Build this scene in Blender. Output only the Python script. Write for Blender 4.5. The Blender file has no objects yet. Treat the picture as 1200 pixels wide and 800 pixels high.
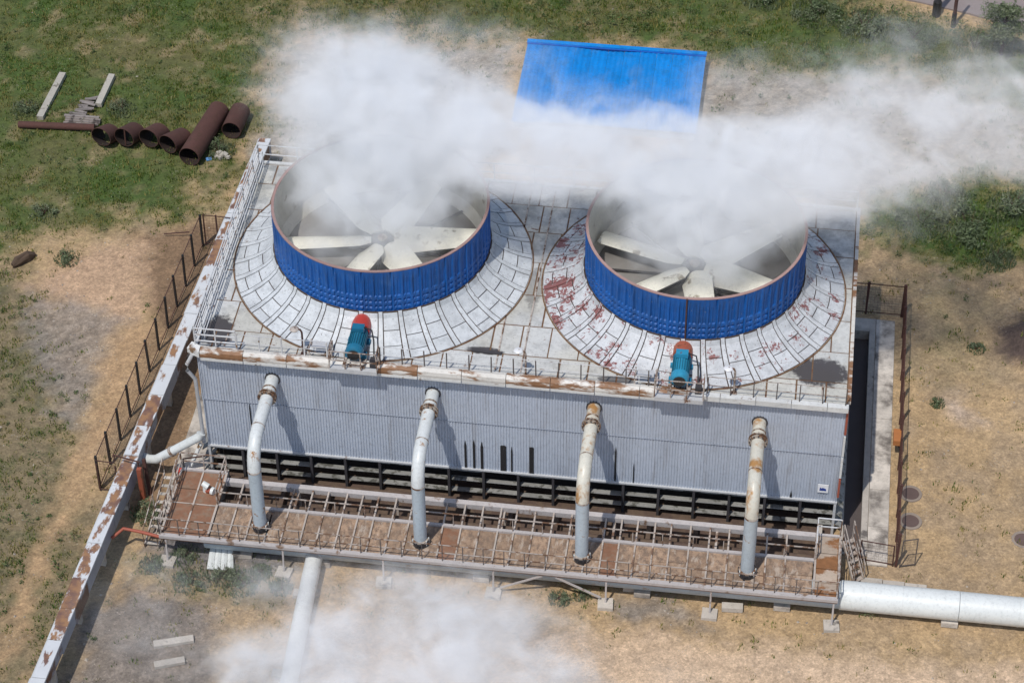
import bpy, math, random
import numpy as np
from mathutils import Vector, Matrix
random.seed(7); RNG = np.random.RandomState(11)
PI = math.pi
scene = bpy.context.scene
COL = scene.collection
# ------------------------------------------------------------------ camera
cam_data = bpy.data.cameras.new("camera")
cam = bpy.data.objects.new("camera", cam_data); COL.objects.link(cam)
yaw, pitch, roll = -0.14195331970, 0.73967210322, -0.00999027
f = Vector((math.sin(yaw)*math.cos(pitch), math.cos(yaw)*math.cos(pitch), -math.sin(pitch)))
r = Vector((math.cos(yaw), -math.sin(yaw), 0)); u = r.cross(f)
r2 = math.cos(roll)*r + math.sin(roll)*u; u2 = -math.sin(roll)*r + math.cos(roll)*u
M = Matrix((( r2.x, u2.x, -f.x, 10.61208749), (r2.y, u2.y, -f.y, -75.69939838), (r2.z, u2.z, -f.z, 79.68406393), (0,0,0,1)))
cam.matrix_world = M
cam_data.sensor_width = 36; cam_data.lens = 2888.1985/1200*36
cam_data.clip_start = 1; cam_data.clip_end = 3000
scene.camera = cam
# ------------------------------------------------------------------ sky, sun, exposure
world = bpy.data.worlds.new("World"); scene.world = world; world.use_nodes = True
wn = world.node_tree.nodes; wl_ = world.node_tree.links
bg = wn["Background"]; sky = wn.new("ShaderNodeTexSky"); sky.sky_type = 'NISHITA'; sky.sun_disc = False
SD = Vector((0.20, 0.48, -1.0)).normalized()          # direction the sunlight travels
sky.sun_elevation = math.asin(-SD.z); sky.sun_rotation = math.atan2(-SD.x, -SD.y)
wl_.new(sky.outputs[0], bg.inputs[0]); bg.inputs[1].default_value = 0.11
sun_d = bpy.data.lights.new("sun", 'SUN'); sun_d.energy = 3.0; sun_d.angle = math.radians(0.53); sun_d.color = (1, .95, .88)
sun = bpy.data.objects.new("sun", sun_d); COL.objects.link(sun); sun.location = (-20, -40, 90)
sun.rotation_euler = SD.to_track_quat('-Z', 'Y').to_euler()
scene.view_settings.view_transform = 'Standard'; scene.view_settings.look = 'None'
scene.view_settings.exposure = 0.0; scene.view_settings.gamma = 1
scene.cycles.volume_bounces = 8; scene.cycles.max_bounces = 9
scene.cycles.volume_step_rate = 1.3; scene.cycles.volume_max_steps = 128

# ------------------------------------------------------------------ helpers
WL = {}                                                # world location of objects used as parents
class MB:
    def __init__(s): s.v = []; s.f = []
    def add(s, vs, fs):
        n = len(s.v); s.v += [tuple(x) for x in vs]; s.f += [tuple(n+i for i in q) for q in fs]; return s
    def box(s, x0, y0, z0, x1, y1, z1):
        return s.add([(x0,y0,z0),(x1,y0,z0),(x1,y1,z0),(x0,y1,z0),(x0,y0,z1),(x1,y0,z1),(x1,y1,z1),(x0,y1,z1)],
              [(0,3,2,1),(4,5,6,7),(0,1,5,4),(1,2,6,5),(2,3,7,6),(3,0,4,7)])
    def cbox(s, c, d, rz=0, rx=0):
        vs = []
        for k in ((-1,-1,-1),(1,-1,-1),(1,1,-1),(-1,1,-1),(-1,-1,1),(1,-1,1),(1,1,1),(-1,1,1)):
            p = Vector((k[0]*d[0]/2, k[1]*d[1]/2, k[2]*d[2]/2))
            if rx: p = Matrix.Rotation(rx,3,'X') @ p
            if rz: p = Matrix.Rotation(rz,3,'Z') @ p
            vs.append(p+Vector(c))
        return s.add(vs, [(0,3,2,1),(4,5,6,7),(0,1,5,4),(1,2,6,5),(2,3,7,6),(3,0,4,7)])
    def bar(s, a, b, w, h=None):
        h = h or w; a = Vector(a); b = Vector(b); d = (b-a).normalized()
        up = Vector((0,0,1)) if abs(d.z) < .95 else Vector((0,1,0))
        x = d.cross(up).normalized(); y = x.cross(d)
        vs = [p + x*sx*w/2 + y*sy*h/2 for p in (a,b) for sx,sy in ((-1,-1),(1,-1),(1,1),(-1,1))]
        return s.add(vs, [(0,1,2,3),(7,6,5,4),(0,4,5,1),(1,5,6,2),(2,6,7,3),(3,7,4,0)])
    def tube(s, pts, rad, n=12, cap=True, inner=None):
        pts = [Vector(p) for p in pts]; rs = rad if isinstance(rad,(list,tuple)) else [rad]*len(pts)
        rings = []; d0 = (pts[1]-pts[0]).normalized()
        ref = Vector((0,0,1)) if abs(d0.z) < .9 else Vector((0,1,0))
        for i,p in enumerate(pts):
            d = (pts[min(i+1,len(pts)-1)]-pts[max(i-1,0)]).normalized()
            x = d.cross(ref)
            if x.length < 1e-3: x = d.cross(Vector((1,0,0)))
            x.normalize(); y = x.cross(d)
            rings.append([p + (x*math.cos(2*PI*k/n)+y*math.sin(2*PI*k/n))*rs[i] for k in range(n)])
        vs = [q for R in rings for q in R]; fs = []
        for i in range(len(pts)-1):
            for k in range(n):
                k2 = (k+1)%n; fs.append((i*n+k, (i+1)*n+k, (i+1)*n+k2, i*n+k2))
        if cap: fs.append(tuple(range(n))); fs.append(tuple((len(pts)-1)*n+k for k in reversed(range(n))))
        return s.add(vs, fs)
    def build(s, name, mat, parent=None, origin=None, smooth=False):
        me = bpy.data.meshes.new(name)
        a = np.array(s.v)
        if origin is None: origin = tuple((a.min(0)+a.max(0))/2)
        me.from_pydata([tuple(q) for q in (a-np.array(origin))], [], s.f); me.update()
        if smooth:
            me.polygons.foreach_set('use_smooth', [len(p.vertices) <= 4 for p in me.polygons])
            try: me.set_sharp_from_angle(angle=math.radians(40))
            except Exception: pass
        me.materials.append(mat)
        return place(name, me, origin, parent)
def place(name, me, loc, parent=None, rz=0):
    o = bpy.data.objects.new(name, me); COL.objects.link(o)
    p = WL.get(parent.name, Vector((0,0,0))) if parent else Vector((0,0,0))
    o.location = Vector(loc)-p; o.rotation_euler = (0,0,rz)
    if parent: o.parent = parent
    WL[o.name] = Vector(loc); return o
def tag(o, label=None, cat=None, group=None, kind=None):
    if label: o['label'] = label
    if cat: o['category'] = cat
    if group: o['group'] = group
    if kind: o['kind'] = kind
    return o
def thing(name, label, cat, loc, group=None):
    o = bpy.data.objects.new(name, None); COL.objects.link(o); o.location = loc; o.empty_display_size = .3
    WL[o.name] = Vector(loc); return tag(o, label, cat, group)
def copy_thing(src, loc, label, group=None, rz=0):
    def cp(o, par):
        c = o.copy(); COL.objects.link(c); c.parent = par
        for ch in list(o.children): cp(ch, c)
        return c
    c = cp(src, None); c.location = loc; c.rotation_euler = (0,0,rz); c['label'] = label
    WL[c.name] = Vector(loc); return c
def box(name, mat, parent, *a): return MB().box(*a).build(name, mat, parent)

# ------------------------------------------------------------------ materials
class NT:
    def __init__(s, name):
        s.m = bpy.data.materials.new(name); s.m.use_nodes = True; s.t = s.m.node_tree; s.n = s.t.nodes
        s.b = s.n["Principled BSDF"]; s.g = s.n.new("ShaderNodeNewGeometry"); s.pos = s.g.outputs['Position']
    def L(s, a, b): s.t.links.new(a, b)
    def math(s, op, a, b=0.0, c=0.0, clamp=False):
        n = s.n.new("ShaderNodeMath"); n.operation = op; n.use_clamp = clamp
        for i,q in enumerate((a,b,c)):
            if isinstance(q,(int,float)): n.inputs[i].default_value = q
            else: s.L(q, n.inputs[i])
        return n.outputs[0]
    def vmath(s, op, a, b=(0,0,0)):
        n = s.n.new("ShaderNodeVectorMath"); n.operation = op
        for i,q in enumerate((a,b)):
            if isinstance(q,(tuple,list)): n.inputs[i].default_value = q
            else: s.L(q, n.inputs[i])
        return n.outputs['Value'] if op == 'LENGTH' else n.outputs[0]
    def noise(s, scale, detail=4, rough=.55, vec=None, stretch=None, dist=0):
        n = s.n.new("ShaderNodeTexNoise"); n.inputs['Scale'].default_value = scale
        n.inputs['Detail'].default_value = detail; n.inputs['Roughness'].default_value = rough; n.inputs['Distortion'].default_value = dist
        v = vec or s.pos
        if stretch: v = s.vmath('MULTIPLY', v, stretch)
        s.L(v, n.inputs['Vector']); return n.outputs['Fac']
    def ramp(s, x, a, b): # smooth threshold
        n = s.n.new("ShaderNodeMapRange"); n.interpolation_type = 'SMOOTHSTEP'
        n.inputs['From Min'].default_value = a; n.inputs['From Max'].default_value = b; s.L(x, n.inputs['Value']); return n.outputs['Result']
    def mix(s, fac, a, b, mode='MIX'):
        n = s.n.new("ShaderNodeMix"); n.data_type = 'RGBA'; n.blend_type = mode
        if isinstance(fac,(int,float)): n.inputs[0].default_value = fac
        else: s.L(fac, n.inputs[0])
        for i,q in ((6,a),(7,b)):
            if isinstance(q,(tuple,list)): n.inputs[i].default_value = (*q[:3],1)
            else: s.L(q, n.inputs[i])
        return n.outputs[2]
    def rand(s):
        return s.n.new("ShaderNodeObjectInfo").outputs['Random']
    def ellipse(s, cx, cy, rx, ry):
        v = s.vmath('MULTIPLY', s.vmath('SUBTRACT', s.pos, (cx,cy,0)), (1/rx,1/ry,0)); return s.math('SUBTRACT', 1.0, s.vmath('LENGTH', v), clamp=True)
    def out(s, col, rough=.7, metal=0, bump=None, bs=.3, bd=.05):
        if isinstance(col,(tuple,list)): s.b.inputs['Base Color'].default_value = (*col,1)
        else: s.L(col, s.b.inputs['Base Color'])
        if isinstance(rough,(int,float)): s.b.inputs['Roughness'].default_value = rough
        else: s.L(rough, s.b.inputs['Roughness'])
        s.b.inputs['Metallic'].default_value = metal
        if bump is not None:
            n = s.n.new("ShaderNodeBump"); n.inputs['Strength'].default_value = bs; n.inputs['Distance'].default_value = bd
            s.L(bump, n.inputs['Height']); s.L(n.outputs[0], s.b.inputs['Normal'])
        return s.m
RUST = (.20,.085,.035); RUSTD = (.085,.04,.025); RUSTO = (.40,.17,.05)
def vary(t, col, amt=.25, scale=1.2):
    """multiply a colour by large and fine noise and by a per-object shade"""
    k = t.math('ADD', t.math('MULTIPLY', t.noise(scale,5), amt*1.6), t.math('MULTIPLY', t.rand(), amt*.8))
    k = t.math('ADD', k, 1-amt*1.1)
    n = t.n.new("ShaderNodeCombineXYZ")
    for i in range(3): t.L(k, n.inputs[i])
    return t.mix(1.0, col, n.outputs[0], 'MULTIPLY')
def m_paint(name, col, rust=.5, rscale=1.5, rustcol=RUST, amt=.22, rough=.55, stretch=None, perobj=.0, soft=.05, extra=None):
    t = NT(name)
    c = vary(t, col, amt, 2.0)
    grime = t.ramp(t.noise(7, 5, .7), .45, .8)
    c = t.mix(t.math('MULTIPLY', grime, .45), c, tuple(q*.45 for q in col))
    x = t.noise(rscale, 6, .65, stretch=stretch)
    if perobj: x = t.math('ADD', x, t.math('MULTIPLY', t.math('SUBTRACT', t.rand(), .5), perobj))
    if 'roof' in name or 'skirt' in name:
        c = t.mix(t.math('MULTIPLY', t.ramp(t.noise(11,3,.6), .63,.69), .7), c, (.12,.10,.09))
        c = t.mix(t.math('MULTIPLY', t.ramp(t.noise(1.6,6,.7), .44,.70), .52), c, tuple(q*.52 for q in col))
    mask = t.ramp(x, rust-soft, rust+soft)
    rc = t.mix(t.noise(5,4), rustcol, tuple(q*.45 for q in rustcol))
    c = t.mix(mask, c, rc)
    if extra: c = extra(t, c)
    return t.out(c, rough, 0, t.noise(9,4), .15, .02)
def m_plain(name, col, rough=.7, amt=.25, scale=2, metal=0, bs=.3):
    t = NT(name); return t.out(vary(t, col, amt, scale), rough, metal, t.noise(scale*8,4), bs, .02)

def deck_extra(t, c):
    c = t.mix(t.math('MULTIPLY', t.ramp(t.noise(9,5,.75), .50,.62), .55), c, (.17,.105,.07))
    return t.mix(t.math('MULTIPLY', t.ramp(t.noise(2.3,5,.7,stretch=(1.5,.5,1)), .54,.66), .6), c, (.50,.43,.36))
def roof_extra(t, c):
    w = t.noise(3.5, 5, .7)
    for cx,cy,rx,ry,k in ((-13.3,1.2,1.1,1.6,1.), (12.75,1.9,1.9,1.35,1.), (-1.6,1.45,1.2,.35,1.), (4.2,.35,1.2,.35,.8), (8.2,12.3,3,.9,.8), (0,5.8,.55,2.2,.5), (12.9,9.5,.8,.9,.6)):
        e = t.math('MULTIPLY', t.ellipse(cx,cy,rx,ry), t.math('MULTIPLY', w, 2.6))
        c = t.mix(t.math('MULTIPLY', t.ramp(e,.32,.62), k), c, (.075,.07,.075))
    warm = t.ramp(t.noise(.35,2), .42, .62)      # cream staining, stronger in places
    c = t.mix(t.math('MULTIPLY', warm, .35), c, t.mix(1.0, c, (.95,.86,.66), 'MULTIPLY'))
    back = t.n.new("ShaderNodeSeparateXYZ"); t.L(t.pos, back.inputs[0])
    g = t.math('MULTIPLY', t.ramp(t.noise(1.1,5,.65), .38, .66), t.ramp(back.outputs['Y'], 5.0, 9.5))
    return t.mix(t.math('MULTIPLY', g, .6), c, (.16,.17,.17))
WHITE_ROOF = m_paint("roof_paint", (.56,.57,.56), .68, 1.7, amt=.20, rough=.5, extra=roof_extra)
ROOF_BASE = m_paint("roof_under", (.20,.12,.065), .55, 3)
SKIRT_L = m_paint("skirt_paint", (.58,.61,.63), .705, 1.9, amt=.2, rough=.5)
def red_extra(t, c):
    x = t.math('ADD', t.noise(1.3, 4), t.math('MULTIPLY', t.ramp(t.noise(7.5,6,.75), .35,.65), .20))
    s = t.n.new("ShaderNodeSeparateXYZ"); t.L(t.pos, s.inputs[0])
    bias = t.math('MULTIPLY', t.ramp(s.outputs['X'], 5.5, 1.5), .085)
    return t.mix(t.ramp(t.math('ADD', x, bias), .715, .76), c, (.24,.10,.095))
SKIRT_R = m_paint("skirt_paint_peeling", (.56,.58,.60), .71, 1.9, amt=.22, rough=.5, extra=red_extra)
SEAM = m_plain("seam_strip", (.07,.05,.04), .8)
def blue_extra(t, c):
    c = t.mix(t.math('MULTIPLY', t.ramp(t.noise(2.5,5,.7), .5,.8), .35), c, (.005,.07,.22))
    c = t.mix(t.math('MULTIPLY', t.ramp(t.noise(4,4,.6,stretch=(1,1,.12)), .52,.70), .38), c, (.02,.045,.10))
    c = t.mix(t.math('MULTIPLY', t.ramp(t.noise(1.1,4,.6), .55,.75), .22), c, (.10,.22,.45))
    return t.mix(t.math('MULTIPLY', t.ramp(t.noise(10,3,.6), .67,.72), .6), c, (.30,.30,.30))
BLUE = m_paint("stack_blue", (.001,.088,.34), .9, 3, amt=.35, rough=.55, extra=blue_extra)
CREAM = m_paint("stack_inside", (.62,.60,.54), .66, 1.2, rustcol=(.35,.27,.19), amt=.2)
BLADE = m_paint("fan_blade", (.78,.76,.66), .62, 1.5, rustcol=(.42,.36,.26), amt=.15, rough=.45)
RIM = m_plain("rim_flange", (.34,.22,.20), .7)
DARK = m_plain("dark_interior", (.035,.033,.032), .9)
def wall_extra(t, c):
    e = t.ramp(t.noise(1.0,5,.6, stretch=(1.0,1,.25)), .5,.75)
    c = t.mix(t.math('MULTIPLY', e, .22), c, (.20,.21,.25))
    st_ = t.ramp(t.noise(4.0,3,.6, stretch=(1,1,.07)), .56,.72)
    return t.mix(t.math('MULTIPLY', st_, .30), c, (.23,.21,.20))
WALL = m_paint("wall_sheet_grey", (.46,.51,.59), .83, 2, rustcol=(.2,.16,.15), amt=.10, rough=.45, extra=wall_extra)
EAVE = m_paint("eave_rusty", (.64,.62,.58), .535, 1.3, rustcol=(.33,.17,.085), amt=.2, perobj=.22, stretch=(.5,1,2), soft=.05)
EAVE_W = m_paint("eave_white", (.62,.63,.62), .62, 1.5, rustcol=(.25,.15,.08), perobj=.1)
GALV = m_paint("galvanised", (.52,.53,.54), .66, 1.6, amt=.2, rough=.4)
def m_duct():
    t = NT("duct_cover"); c = vary(t, (.62,.64,.66), .15, 2.0)
    lo = t.n.new("ShaderNodeTexCoord").outputs['Object']
    v = t.vmath('MULTIPLY', lo, (1/.33,1/.95,0)); ab = t.n.new("ShaderNodeSeparateXYZ"); t.L(t.vmath('ABSOLUTE', v), ab.inputs[0])
    edge = t.math('SUBTRACT', 1.0, t.math('MAXIMUM', ab.outputs[0], ab.outputs[1]))
    x = t.math('ADD', t.math('MULTIPLY', edge, .75), t.math('MULTIPLY', t.math('SUBTRACT', t.noise(2.4,7,.68, stretch=(1,.45,1)), .5), 3.0))
    x = t.math('ADD', x, t.math('MULTIPLY', t.math('SUBTRACT', t.rand(), .44), 1.0))
    rc = t.mix(t.ramp(t.noise(2.2,5), .35,.65), (.17,.095,.075), (.33,.18,.09))
    c = t.mix(t.ramp(x, .22, .50), c, rc); return t.out(c, .5, 0, t.noise(6,4), .2, .02)
DUCT = m_duct()
DUCTS = m_paint("duct_side", (.34,.37,.43), .52, .7, rustcol=(.17,.075,.04), perobj=.35)
RISER = m_paint("riser_paint", (.62,.65,.65), .66, 2.0, rustcol=(.46,.22,.07), amt=.15, rough=.4, stretch=(1,1,.45), perobj=.0)
RISER_R = m_paint("riser_paint_rusty", (.62,.60,.52), .56, 1.7, rustcol=(.56,.30,.11), amt=.15, rough=.4, stretch=(1,1,.5), soft=.09)
RISER_G = m_paint("riser_grey", (.44,.51,.56), .66, 2.0, rustcol=(.40,.22,.1), amt=.15, rough=.45)
FLANGE = m_paint("flange_metal", (.42,.36,.30), .5, 4, rustcol=(.2,.1,.05))
BLACKM = m_plain("black_bitumen", (.03,.033,.04), .35, scale=4)
RAIL = m_paint("rail_paint", (.42,.37,.33), .52, 2.5, rustcol=(.22,.12,.07))
RAILW = m_paint("rail_white", (.60,.61,.62), .62, 2.5, rustcol=(.3,.18,.1))
RAILD = m_plain("rail_dark", (.10,.085,.08), .7)
BEAM = m_paint("beam_paint", (.47,.41,.36), .55, 1.3, rustcol=(.24,.14,.09), amt=.25)
BEAMG = m_paint("edge_beam_paint", (.46,.43,.42), .62, 1.3, rustcol=(.26,.16,.1), amt=.2)
DECK = m_paint("deck_plate", (.34,.235,.16), .52, 4.5, rustcol=(.28,.20,.145), amt=.5, rough=.85, soft=.10, stretch=(1,.6,1), extra=deck_extra)
DECKR = m_paint("deck_plate_rust", (.24,.12,.07), .58, 2.6, rustcol=(.33,.24,.17), amt=.45, rough=.85, soft=.16)
DECKO = m_paint("deck_plate_orange", (.42,.34,.27), .47, .9, rustcol=(.33,.15,.06), amt=.3, rough=.85)
CONC = m_paint("concrete", (.46,.42,.37), .60, 1.2, rustcol=(.19,.17,.155), amt=.35, rough=.95)
CONCD = m_paint("concrete_slab", (.56,.51,.45), .55, .7, rustcol=(.20,.175,.155), amt=.45, rough=.95, soft=.12)
CONCL = m_paint("louvre_concrete", (.30,.30,.285), .56, 2.2, rustcol=(.15,.15,.13), amt=.3, rough=.9)
COLM = m_plain("dark_column", (.045,.042,.046), .8)
BASIN = m_paint("basin_inside", (.085,.055,.042), .5, 1.6, rustcol=(.17,.115,.08), amt=.5, rough=.8)
RUSTP = m_paint("rusty_steel", (.085,.036,.028), .56, 2.2, rustcol=(.11,.05,.035), amt=.3, rough=.85)
RUSTI = m_plain("rusty_inside", (.03,.018,.015), .9)
FENCED = m_plain("fence_dark", (.018,.020,.022), .6)
FENCER = m_plain("fence_rust", (.075,.035,.028), .8)
TEAL = m_paint("motor_teal", (.015,.15,.26), .7, 4, amt=.25, rough=.4)
TEALD = m_plain("motor_fins", (.015,.13,.20), .5)
TEALB = m_paint("motor_blue", (.03,.26,.42), .7, 4, amt=.2, rough=.4)
REDG = m_paint("guard_red", (.50,.055,.04), .66, 4, amt=.25, rough=.45)
REDR = m_paint("guard_rust_red", (.36,.10,.055), .6, 4, amt=.25, rough=.6)
BLKM = m_plain("black_rubber", (.02,.02,.02), .6)
WHITEP = m_paint("white_pipe_paint", (.68,.71,.70), .80, 1.2, rustcol=(.3,.24,.2), amt=.13, rough=.4)
WHITEP2 = m_paint("white_pipe_chipped", (.66,.68,.67), .655, 2.2, rustcol=(.14,.10,.08), amt=.12, rough=.4, soft=.02)
REDP = m_plain("red_pipe_paint", (.33,.085,.05), .6)
WOOD = m_paint("weathered_wood", (.24,.21,.19), .55, 2.5, rustcol=(.12,.1,.09), amt=.4)
BLUER = m_paint("blue_sheet_roof", (.0,.235,.68), .95, 3, amt=.16, rough=.45, extra=lambda t, c: t.mix(t.math('MULTIPLY', t.ramp(t.noise(.9,5,.65,stretch=(1,.5,1)), .48,.74), .35), c, (.16,.30,.52)))
ASPH = m_plain("road_surface", (.28,.235,.225), .95, .3, .6)
GLASSW = m_plain("lamp_white", (.75,.76,.78), .4)

# ------------------------------------------------------------------ noise and zones for the ground
def vnoise(x, y, seed=0):
    xi = np.floor(x).astype(np.int64); yi = np.floor(y).astype(np.int64); fx = x-xi; fy = y-yi
    fx = fx*fx*(3-2*fx); fy = fy*fy*(3-2*fy)
    def h(a,b):
        n = (a*374761393 + b*668265263 + seed*982451653) & 0xffffffff
        n = ((n ^ (n>>13))*1274126177) & 0xffffffff
        return ((n ^ (n>>16)) & 0xffff)/65535.
    return (h(xi,yi)*(1-fx)+h(xi+1,yi)*fx)*(1-fy) + (h(xi,yi+1)*(1-fx)+h(xi+1,yi+1)*fx)*fy
def fbm(x, y, s, seed=0, o=4):
    t = 0; a = .5; n = 0
    for k in range(o): t = t + a*vnoise(x*s*2**k+17*k, y*s*2**k-9*k, seed+k); n += a; a *= .55
    return t/n
def poly(x, y, P):
    P = np.array(P, float); ins = np.zeros(x.shape, bool); d = np.full(x.shape, 1e9)
    for i in range(len(P)):
        a = P[i]; b = P[(i+1)%len(P)]
        c = ((a[1] > y) != (b[1] > y)) & (x < (b[0]-a[0])*(y-a[1])/((b[1]-a[1]) or 1e-9)+a[0]); ins ^= c
        ab = b-a; t = np.clip(((x-a[0])*ab[0]+(y-a[1])*ab[1])/(ab@ab), 0, 1)
        d = np.minimum(d, np.hypot(x-a[0]-t*ab[0], y-a[1]-t*ab[1]))
    return np.where(ins, d, -d)
ZP = dict(
 grassL=[(-80,35.5),(-60,60),(-17.8,60),(-17.5,32.6),(-17.8,27.1),(-18.0,22.5),(-19.1,18.9),(-23.0,16.6),(-24.9,16.2),(-28.0,14.5),(-80,14)],
 grassT=[(-18.1,60),(3,60),(8,44),(12.8,41.6),(19.7,39.8),(22.9,38.9),(40,38),(40,33),(22.9,33.0),(18.4,34.2),(7.3,34.0),(5.6,35.0),(-4.6,35.1),(-17.4,34.3)],
 grassR=[(14.6,22.6),(16.7,23.9),(22.8,27.1),(40,28),(40,20),(22.7,20.9),(19.3,18.2),(17.6,19.6),(14.7,20.4)],
 sparseL=[(-80,14.5),(-28,13.8),(-24.4,10.3),(-21.0,3.6),(-20.2,-1.5),(-18.0,-3.2),(-18.2,-8.0),(-18.6,-12.8),(-18.6,-40),(-80,-40)],
 pale=[(-26.4,11.4),(-23.5,15.0),(-21.4,15.3),(-20.1,12.2),(-20.2,9.6),(-24.6,11.0)],
 path=[(-21.2,9),(-18.8,9.5),(-18.9,4.4),(-19.2,0),(-19.8,-4),(-20.1,-9),(-20.3,-13),(-21.0,-13),(-20.8,-8),(-20.5,-3),(-20.1,1),(-20.1,4)],
 gravelL=[(-25.9,11.1),(-23.2,10.8),(-20.8,10.0),(-20.7,8.4),(-21.0,6.5),(-20.6,2.5),(-22.0,3.4),(-23.9,5.5)],
 brown=[(-21.9,15.9),(-18.1,18.4),(-15.5,17.2),(-15.5,-3),(-17.6,-3),(-18.8,8.6),(-20.4,12.1)],
 frontgreen=[(-17.3,-4.7),(-9.3,-4.2),(-9.0,-6.9),(-13.4,-7.2),(-16.1,-7.1)],
 gravelF=[(-16.2,-2.5),(-9.2,-3.3),(-9.0,-5.1),(-14.6,-5.7),(-16.4,-4.4)],
 greyFL=[(-17.6,-9.0),(-16.2,-7.2),(-12.8,-7.4),(-11.0,-11.8),(-11,-20),(-18.0,-20)],
 gravelR=[(3.6,-4.7),(7.4,-4.8),(9.0,-6.1),(5.8,-6.5)],
 palebottom=[(-9,-7.9),(.7,-7.3),(12,-6.9),(40,-6.6),(40,-30),(-9,-30)],
 mound=[(21.5,15.0),(22.6,15.8),(24.5,15.5),(24,12),(22.5,12.1),(21.6,12.8)],
 palepatchR=[(18.8,9.2),(19.7,9.6),(20.9,8.3),(20.1,7.7)],
 sparseR=[(16.8,18.2),(21,17),(21.6,11.0),(18.5,9.9),(17.0,12.5)],
 rubbleB=[(-17.1,33.0),(-5.0,34.6),(-4.8,22),(-17.3,22)],
 rubbleBR=[(5.5,34.4),(40,33.6),(40,27.5),(22.8,27.1),(14.1,23.2),(5.5,22)])
def zone(x, y, k, soft=.6, warp=1.3):
    wx = (fbm(x,y,.45,3)-.5)*warp*2.4; wy = (fbm(x,y,.45,9)-.5)*warp*2.4
    fine = (fbm(x,y,2.2,21)-.5)*soft*2.2
    return np.clip(.5+(poly(x+wx,y+wy,ZP[k])+fine)/(2*soft), 0, 1)
Zs = {}
def zones(x, y): return {k: zone(x,y,k, 1.3 if k[:5] in ('grass','spars') else .6, 1.6 if k[:5]=='grass' else .8) for k in ZP}
def ground_colour(x, y, Z):
    def C(*c): return np.array(c)[None,:]
    n1 = fbm(x,y,.25,31)[:,None]; n2 = fbm(x,y,1.1,41)[:,None]; n3 = fbm(x,y,4.5,51,3)[:,None]
    c = C(.43,.30,.165)*(.80+.38*n2) ; w_ = np.clip((fbm(x,y,.7,35)[:,None]-.42)*4,0,1); c = c*(1-.38*w_) + C(.275,.215,.16)*.38*w_
    def mx(c, k, col, s=1.): m = (np.clip(Z[k],0,1)*s)[:,None]; return c*(1-m)+col*m
    green = C(.060,.10,.020); olive = C(.125,.115,.042); brn = C(.19,.135,.085)
    gcol = green*np.clip(1.5-2*n1,0,1) + olive*np.clip(2*n1-.5,0,1)
    patch = np.clip((n2-.50)*7,0,1)*np.clip((fbm(x,y,.5,66)[:,None]-.38)*4,0,1)
    gcol = gcol*(1-patch*.75)+C(.27,.21,.115)*patch*.75
    scol = C(.21,.165,.095)*(1-.5*np.clip((n2-.5)*6,0,1)) + C(.075,.09,.035)*.5*np.clip((n2-.5)*6,0,1)
    c = mx(c,'sparseL',scol); c = mx(c,'rubbleB',C(.33,.29,.24)*(.75+.5*n3)); c = mx(c,'rubbleBR',C(.32,.275,.22)*(.7+.5*n3))
    c = mx(c,'sparseR',scol*1.35,.55); c = mx(c,'grassL',gcol); c = mx(c,'grassT',gcol); c = mx(c,'grassR',green*(.8+.5*n2))
    c = mx(c,'brown',C(.24,.155,.09)*(.8+.35*n2)); c = mx(c,'pale',C(.49,.33,.21)*(.85+.25*n2))
    c = mx(c,'path',C(.46,.30,.165)*(.8+.35*n2),.9); c = mx(c,'gravelL',C(.24,.215,.20)*(.6+.8*n3),.62)
    c = mx(c,'frontgreen',C(.22,.18,.10)*(.7+.5*n2),.8); c = mx(c,'gravelF',C(.17,.155,.15)*(.6+.8*n3))
    c = mx(c,'greyFL',C(.19,.165,.145)*(.7+.6*n2),.9); c = mx(c,'gravelR',C(.22,.195,.17)*(.6+.8*n3),.8)
    track = C(.60,.44,.30)*(.82+.3*np.clip(fbm(x*.12,y,2.4,71)[:,None],0,1))
    c = mx(c,'palebottom',track,.9); c = mx(c,'mound',C(.085,.06,.05)); c = mx(c,'palepatchR',C(.46,.35,.26))
    return np.clip(c*(.8+.4*n3), .01, .9)
def sheetz(x, y, Z=None):
    z = (fbm(x,y,.35,81)-.5)*.14 + (fbm(x,y,1.8,91)-.5)*.05
    near = np.clip(poly(x,y,[(-16.6,-5.0),(17.3,-5.6),(17.3,15.5),(-16.6,15.5)])+.6, 0, 1)   # flat round the tower
    z = z*(1-near) - .035
    z = z + .9*np.exp(-(((x-22.9)/.9)**2+((y-13.9)/1.2)**2))
    return z
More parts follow.
